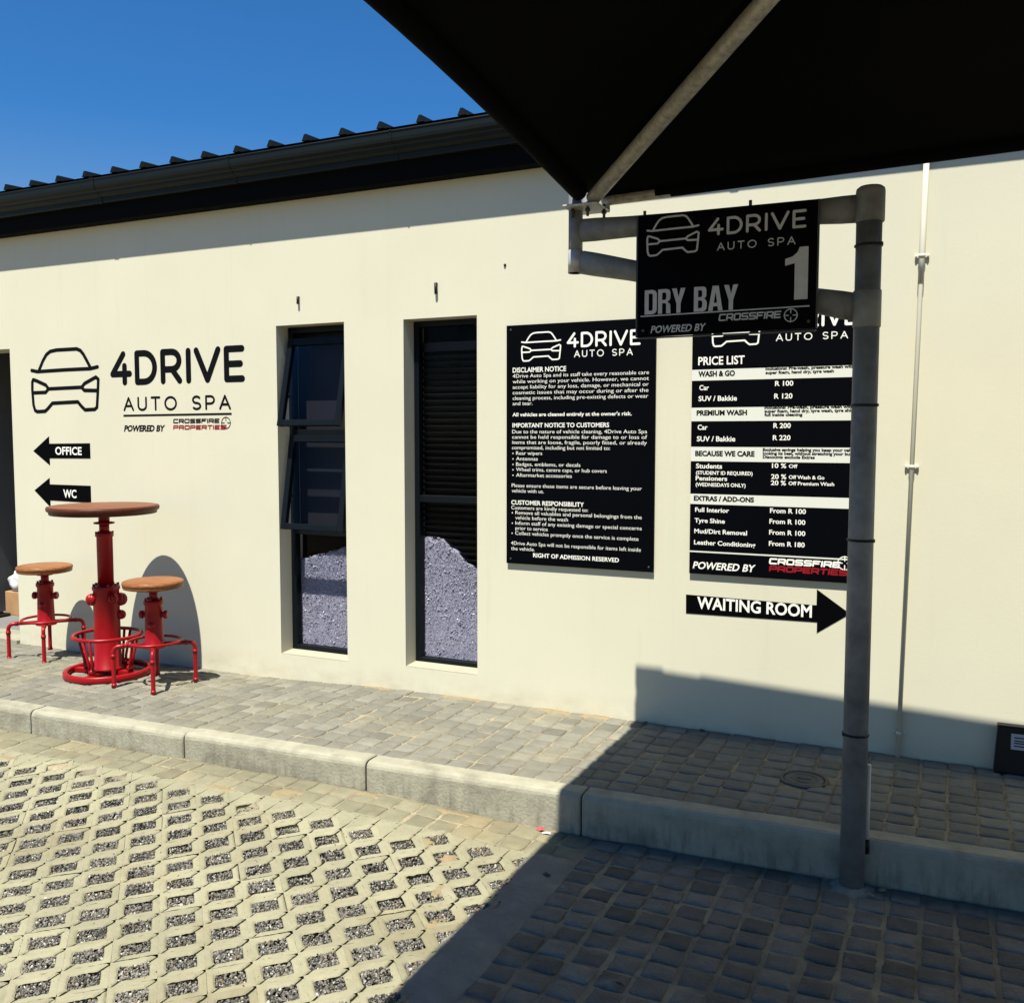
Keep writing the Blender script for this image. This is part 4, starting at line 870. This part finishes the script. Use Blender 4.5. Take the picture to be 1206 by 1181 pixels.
for z, s in ((2.171, 1), (1.61, 1), (1.127, 1), (0.414, -1)):
    b = MB(); b.torus((PX, PY, z), 0.0455, 0.0036, 36, 8, 1.3); b.box(PX + s * 0.040 - 0.004, PY - 0.032, z - 0.005, PX + s * 0.040 + 0.010, PY - 0.020, z + 0.005)
    b.build('cable_tie', M['rubber'], cp)
b = MB(); b.tube([(PX + 0.047, PY + 0.018, 0.30), (PX + 0.047, PY + 0.018, 0.02)], 0.0085, 10); b.build('white_conduit', M['whitepvc'], cp)
b = MB(); b.tube([(PX + 0.047, PY + 0.018, 0.02), (PX + 0.047, PY + 0.018, -0.035)], 0.0105, 10); b.build('conduit_plug', M['rubber'], cp)

b = MB(); n = 36; vs = []
for r_, z in ((0.043, 0.012), (0.052, 0.010), (0.066, 0.003), (0.085, -0.010)):
    for k in range(n):
        a = 2 * math.pi * k / n; q = r_ * (1 + (0.10 * math.sin(3 * a + 1) + 0.07 * math.sin(7 * a)) * (r_ > 0.05)); x, y = PX + q * math.cos(a), PY + q * math.sin(a); vs.append((x, y, float(zlow(x, y)) + z + rng.normal(0, 0.0012)))
b.add(vs, [(i * n + k, i * n + (k + 1) % n, (i + 1) * n + (k + 1) % n, (i + 1) * n + k) for i in range(3) for k in range(n)], True); b.build('cement_collar', M['haunch'], cp)
# bay sign hung on the arms
bs = empty('bay_sign', (-0.795, 3.53, 1.88), 'black hanging sign reading DRY BAY 1, fixed to the carport arms', 'sign')
b = MB(); b.add([(-1.1270, 3.524, 2.342), (-0.4615, 3.524, 2.337), (-0.4605, 3.524, 1.886), (-1.1225, 3.524, 1.880), (-1.1270, 3.534, 2.342), (-0.4615, 3.534, 2.337), (-0.4605, 3.534, 1.886), (-1.1225, 3.534, 1.880)], [(3, 2, 1, 0), (4, 5, 6, 7), (0, 1, 5, 4), (1, 2, 6, 5), (2, 3, 7, 6), (3, 0, 4, 7)])
b.build('panel', M['panel'], bs)
b = MB()
for x0, z0, x1, z1 in ((-1.129, 2.342, -1.1235, 1.880), (-0.4605, 2.337, -0.4555, 1.886)):
    b.box(min(x0, x1) - 0.001, 3.5225, z1, max(x0, x1), 3.536, z0)
b.box(-1.1225, 3.5225, 1.8745, -0.4605, 3.536, 1.8795)
b.build('edge_trim', M['bolt'], bs)
for k, mb in letter_set(S_ITEMS, 3.5228).items():
    if k == 'w': ribbon(mb, [(SLINE[0][0], SLINE[0][1] + 0.001), (SLINE[1][0], SLINE[1][1])], 0.0045, 3.5228, round_=False)
    mb.build({'w': 'lettering', 'car': 'car_emblem'}[k], M['grey'], bs, fixn=False)
for x, z in ((-1.10, 1.905), (-0.485, 1.91), (-1.10, 2.343), (-0.70, 2.342)):
    b = MB(); b.tube([(x, 3.520, z), (x, 3.56, z)], 0.006, 8) if z < 2.2 else b.tube([(x, 3.53, z - 0.004), (x, 3.53, z + 0.016)], 0.006, 8); b.build('bolt', M['bolt'], bs)

# ================================================================== red table and stools
def stool(loc, rz, label):      # 0.645 m tall
    o = empty('bar_stool', (0, 0, 0), label, 'stool', 'red fire hydrant stools')
    b = MB(); b.lathe((0, 0, 0.586), [(0.158, 0), (0.170, 0.003), (0.174, 0.012), (0.171, 0.019), (0.175, 0.022), (0.177, 0.034), (0.173, 0.043), (0.162, 0.047), (0.0, 0.048)], 56); b.build('seat', M['woodseat'], o)
    b = MB(); b.lathe((0, 0, 0.566), [(0.052, 0), (0.056, 0.003), (0.056, 0.012), (0.05, 0.016)], 28); b.build('seat_flange', M['red'], o)
    b = MB(); b.tube([(0, 0, 0.49), (0, 0, 0.586)], 0.0255, 20); b.build('screw_column', M['red'], o)
    b = MB(); b.lathe((0, 0, 0.225), [(0.066, 0), (0.066, 0.008), (0.056, 0.016), (0.053, 0.10), (0.051, 0.20), (0.0505, 0.258), (0.056, 0.262), (0.058, 0.270), (0.058, 0.284), (0.054, 0.288), (0.0, 0.288)], 32)
    for k in range(6):
        a = k * math.pi / 3; b.tube([(0.045 * math.cos(a), 0.045 * math.sin(a), 0.512), (0.045 * math.cos(a), 0.045 * math.sin(a), 0.528)], 0.007, 6)
    b.build('hydrant_body', M['red'], o)
    ca, sa = math.cos(R(26) - rz), math.sin(R(26) - rz)     # caps face left and right of the viewer
    for s in (-1, 1):
        b = MB(); b.tube([(s * 0.040 * ca, s * 0.040 * sa, 0.425), (s * 0.062 * ca, s * 0.062 * sa, 0.425)], 0.017, 16)
        b.tube([(s * 0.060 * ca, s * 0.060 * sa, 0.425), (s * 0.064 * ca, s * 0.064 * sa, 0.425), (s * 0.080 * ca, s * 0.080 * sa, 0.425), (s * 0.084 * ca, s * 0.084 * sa, 0.425)], [0.021, 0.025, 0.025, 0.020], 18); b.build('hydrant_cap', M['red'], o)
    b = MB(); b.sphere((0.047 * sa, -0.047 * ca, 0.365), 0.022, 16, 10); b.build('front_cap', M['red'], o)
    b = MB(); b.torus((0, 0, 0.262), 0.152, 0.0085, 56, 10); b.build('foot_ring', M['red'], o)
    for k in range(4):
        a = math.pi / 4 + k * math.pi / 2; c, s = math.cos(a), math.sin(a); Rr = 0.232
        b = MB(); P = [(0.05 * c, 0.05 * s, 0.243), (0.19 * c, 0.19 * s, 0.243)] + [((Rr - 0.035 + 0.035 * math.sin(t)) * c, (Rr - 0.035 + 0.035 * math.sin(t)) * s, 0.243 - 0.035 + 0.035 * math.cos(t)) for t in (0.3, 0.6, 0.9, 1.2, 1.5708)] + [(Rr * c, Rr * s, 0.012), (Rr * c, Rr * s, 0.0)]
        b.tube(P, [0.0125] * (len(P) - 2) + [0.0125, 0.0155], 14)
        b.tube([(Rr * c, Rr * s, 0.196), (Rr * c, Rr * s, 0.176)], 0.0158, 14); b.tube([(Rr * c, Rr * s, 0.020), (Rr * c, Rr * s, 0.0)], [0.0135, 0.017], 14)
        b.tube([(0.172 * c, 0.172 * s, 0.243), (0.190 * c, 0.190 * s, 0.243)], 0.0158, 14)
        b.build('leg', M['red'], o)
    o.location = loc; o.rotation_euler = (0, 0, rz); return o
GS = 0.0015
stool((-4.335, 4.142, GS), R(-2), 'red hydrant stool with honey wooden seat, in front of the red table, right of it')
stool((-5.585, 4.385, GS - 0.014), R(2), 'red hydrant stool with honey wooden seat, beside the doorway, left of the red table')

tb = empty('bar_table', (0, 0, 0), 'tall red fire hydrant bar table with round red brown top by the wall', 'table')
b = MB(); b.lathe((0, 0, 1.013), [(0.296, 0.0), (0.310, 0.002), (0.313, 0.010), (0.313, 0.021), (0.323, 0.023), (0.327, 0.030), (0.327, 0.043), (0.323, 0.0495), (0.313, 0.0515)], 80); b.build('table_rim', M['woodrim'], tb)
b = MB(); b.lathe((0, 0, 1.0642), [(0.3125, 0.0), (0.311, 0.0012), (0.295, 0.0016), (0.0, 0.0016)], 80); b.build('table_top', M['woodtop'], tb)
b = MB(); b.lathe((0, 0, 0.950), [(0.056, 0), (0.062, 0.002), (0.062, 0.009), (0.05, 0.012)], 32); b.tube([(0, 0, 0.955), (0, 0, 1.013)], 0.033, 20); b.build('top_flange', M['red'], tb)
b = MB(); b.lathe((0, 0, 0), [(0.030, 0.89), (0.030, 0.955)], 24); b.lathe((0, 0, 0), [(0.047, 0.55), (0.0475, 0.868), (0.053, 0.872), (0.053, 0.889), (0.049, 0.895), (0.04, 0.902), (0.0, 0.902)], 36)
for k in range(6):
    a = k * math.pi / 3; b.tube([(0.049 * math.cos(a), 0.049 * math.sin(a), 0.872), (0.049 * math.cos(a), 0.049 * math.sin(a), 0.903)], 0.006, 6)
b.build('upper_column', M['red'], tb)
b = MB(); b.lathe((0, 0, 0), [(0.088, 0.03), (0.088, 0.045), (0.080, 0.05), (0.078, 0.3), (0.0765, 0.535), (0.082, 0.539), (0.082, 0.556), (0.077, 0.562), (0.0, 0.562)], 44)
for k in range(8):
    a = k * math.pi / 4 + 0.2; b.tube([(0.070 * math.cos(a), 0.070 * math.sin(a), 0.535), (0.070 * math.cos(a), 0.070 * math.sin(a), 0.576)], 0.0085, 6)
b.build('hydrant_body', M['red'], tb)
# caps: left, front-right, right as seen
for da, z, r_ in ((85, 0.478, 0.038), (-28, 0.486, 0.034), (-88, 0.47, 0.042), (-76, 0.375, 0.030)):
    a = math.atan2(-4.195, 4.80) - R(da); c, s = math.cos(a), math.sin(a)
    b = MB(); b.tube([(0.06 * c, 0.06 * s, z), (0.088 * c, 0.088 * s, z), (0.096 * c, 0.096 * s, z)], [r_, r_, r_ * 0.92], 18); b.sphere((0.094 * c, 0.094 * s, z), r_ * 0.92, 16, 10, (0.75, 0.75, 1)); b.build('hydrant_cap', M['red'], tb)
b = MB(); b.torus((0, 0, 0.250), 0.200, 0.0115, 64, 12); b.build('foot_ring', M['red'], tb)
b = MB(); n = 72
prof = [(0.238, 0.0), (0.258, 0.0), (0.262, 0.006), (0.262, 0.034), (0.256, 0.040), (0.240, 0.040), (0.234, 0.034), (0.234, 0.006)]
vs = [(r * math.cos(2 * math.pi * k / n), r * math.sin(2 * math.pi * k / n), z) for r, z in prof for k in range(n)]; q = len(prof)
b.add(vs, [(i * n + k, i * n + (k + 1) % n, ((i + 1) % q) * n + (k + 1) % n, ((i + 1) % q) * n + k) for i in range(q) for k in range(n)], True)
b.build('base_ring', M['red'], tb)
for k in range(4):
    a = R(12) + k * math.pi / 2; c, s = math.cos(a), math.sin(a); b = MB()
    b.add([(0.07 * c - w * s, 0.07 * s + w * c, z) for w in (-0.022, 0.022) for z in (0.006, 0.028)] + [(0.240 * c - w * s, 0.240 * s + w * c, z) for w in (-0.022, 0.022) for z in (0.006, 0.028)], [(0, 1, 3, 2), (4, 6, 7, 5), (0, 4, 5, 1), (2, 3, 7, 6), (1, 5, 7, 3), (0, 2, 6, 4)])
    b.build('base_spoke', M['red'], tb)
    b = MB()
    for d in (-0.07, 0.07):
        a2 = a + d * 1.6; b.tube([(0.203 * math.cos(a2), 0.203 * math.sin(a2), 0.250), (0.165 * math.cos(a + d), 0.165 * math.sin(a + d), 0.085), (0.160 * math.cos(a + d), 0.160 * math.sin(a + d), 0.028)], 0.0085, 10)
    b.sphere((0.155 * c, 0.155 * s, 0.045), 0.022, 12, 8); b.build('ring_strut', M['red'], tb)
tb.location = (-4.790, 4.195, GS)

# ================================================================== small things
ic = empty('inspection_cover', (-0.552, 4.188, 0), 'round dark iron inspection cover set in the shaded pavement', 'cover')
b = MB(); b.lathe((-0.552, 4.188, -0.02), [(0.105, 0), (0.105, 0.020), (0.100, 0.023), (0.090, 0.023), (0.088, 0.018), (0.088, 0.0)], 48); b.build('cover_frame', M['iron'], ic)
b = MB(); b.lathe((-0.552, 4.188, -0.02), [(0.084, 0.0), (0.084, 0.019), (0.081, 0.0215), (0.058, 0.0215), (0.056, 0.019), (0.051, 0.019), (0.049, 0.0215), (0.0, 0.022)], 48)
b.box(-0.582, 4.180, 0.001, -0.522, 4.196, 0.0055, 0.001); b.build('cover_lid', M['iron'], ic)

bx = empty('equipment_box', (0.40, 4.56, 0), 'black plastic box with a small white label, standing against the wall at the right edge', 'box')
b = MB(); b.v = []; b.box(0, 0, 0, 1, 1, 1, 0.02)
def bxmap(x, y, z): return (0.203 + 0.36 * x + 0.012 * z * (1 - 2 * x), 4.632 + 0.055 * y + 0.010 * z * (1 - y), 0.003 + 0.206 * z)
b.v = [bxmap(*p) for p in b.v]; b.build('body', M['box'], bx)
b = MB(); b.box(0.213, 4.640, 0.2075, 0.553, 4.6875, 0.217, 0.003); b.build('lid', M['box'], bx)
b = MB(); b.add([(0.268, 4.6360, 0.115), (0.345, 4.6360, 0.115), (0.345, 4.6395, 0.185), (0.268, 4.6395, 0.185)], [(0, 1, 2, 3)]); b.build('label', M['white_plastic'], bx, fixn=False)
b = MB()
for z in (0.128, 0.141, 0.151, 0.165):
    yy = 4.6353 + 0.05 * (z - 0.115); b.add([(0.280, yy, z), (0.333, yy, z), (0.333, yy + 0.0003, z + 0.006), (0.280, yy + 0.0003, z + 0.006)], [(0, 1, 2, 3)])
b.build('label_print', M['bolt'], bx, fixn=False)

cr = empty('wooden_crate', (-7.2, 5.45, -0.046), 'brown wooden crate on the floor just inside the doorway', 'crate')
b = MB(); b.box(-7.30, 5.34, -0.025, -7.06, 5.37, 0.175, 0.003); b.build('end_board', M['card'], cr)
b = MB(); b.box(-7.30, 5.60, -0.025, -7.06, 5.63, 0.175, 0.003); b.build('end_board', M['card'], cr)
b = MB()
for z in (-0.024, 0.048, 0.12): b.box(-7.075, 5.37, z, -7.06, 5.60, z + 0.055, 0.002); b.box(-7.30, 5.37, z, -7.285, 5.60, z + 0.055, 0.002)
b.box(-7.285, 5.37, -0.022, -7.075, 5.60, -0.014); b.build('side_slat', M['card'], cr)
b = MB(); b.sphere((0, 0, 0), 1, 28, 18); vs = []
for x, y, z in b.v:
    q = 1 + 0.14 * math.sin(5 * x + 3 * y) * math.cos(4 * z + 2 * y) + 0.07 * math.sin(11 * y + 7 * z) + 0.05 * math.sin(17 * x); vs.append((-7.21 + 0.10 * x * q, 5.44 + 0.10 * y * q, 0.235 + 0.10 * z * q * (1.1 if z > 0 else 0.9)))
b.v = vs; tag(b.build('plastic_bag', M['white_plastic']), 'crumpled white plastic bag lying on the crate inside the doorway', 'bag')
b = MB(); b.box(-7.44, 5.05, -0.0255, -7.20, 5.32, 0.0, 0.008); b.box(-7.42, 5.08, 0.0, -7.24, 5.28, 0.02, 0.006); tag(b.build('black_mat', M['rubber']), 'folded black mat on the floor in front of the crate', 'mat')

# litter and leaves
def flake(name, x, y, w, h, rot, m, zf, label, cat, group=None):
    b = MB(); c, s = math.cos(rot), math.sin(rot); P = []
    for u, v, z in ((-1, -0.3, 0.004), (-0.4, -1, 0.003), (0.6, -0.8, 0.008), (1, 0.1, 0.004), (0.4, 0.9, 0.010), (-0.5, 0.7, 0.006), (0, 0, 0.012)):
        xx, yy = x + w * (c * u - s * v), y + h * (s * u + c * v); P.append((xx, yy, float(zf(xx, yy)) + z))
    b.add(P, [(i, (i + 1) % 6, 6) for i in range(6)]); b.build(name, m, None, fixn=False)
    return tag(bpy.context.scene.objects[-1] if False else C.objects[-1], label, cat, group)
flake('paper_scrap', -1.535, 3.545, 0.020, 0.013, 0.3, M['pinkred'], zlow, 'red paper scrap lying at the foot of the kerb', 'litter')
flake('paper_scrap', -1.495, 3.52, 0.022, 0.010, -0.4, M['white_plastic'], zlow, 'white paper scrap beside the red one at the kerb foot', 'litter')
flake('dry_leaf', -1.35, 3.18, 0.020, 0.014, 0.8, M['leaf'], zlow, 'dark dry leaf on the cement strip at the shadow edge', 'leaf')
flake('dry_leaf', -1.42, 4.655, 0.018, 0.014, 0.2, M['leaf'], zoff, 'dark dry leaf at the wall foot where the canopy shadow begins', 'leaf')
flake('dry_leaf', -1.12, 4.655, 0.016, 0.012, 1.2, M['leaf'], zoff, 'dark dry leaf at the wall foot below the WAITING ROOM arrow', 'leaf')
flake('dry_leaf', -0.87, 2.62, 0.016, 0.006, 2.2, M['leaf'], zlow, 'curled dry leaf on the shaded parking cobbles', 'leaf')
flake('dry_leaf', -0.46, 4.12, 0.012, 0.009, 0.2, M['leaf'], zoff, 'small dry leaf beside the round inspection cover', 'leaf')

for x, y, r_, q in ((-0.19, 3.60, 0.020, 0.3), (-0.225, 3.54, 0.014, 1.9), (-0.39, 3.60, 0.012, 2.6)):
    flake('dry_leaf', x, y, r_, r_ * 0.6, q, M['orangesand'], zlow, {0.3: 'orange dry leaf at the post foot, right of the post', 1.9: 'small orange leaf in front of the post foot', 2.6: 'small orange leaf at the kerb, left of the post foot'}[q], 'leaf')
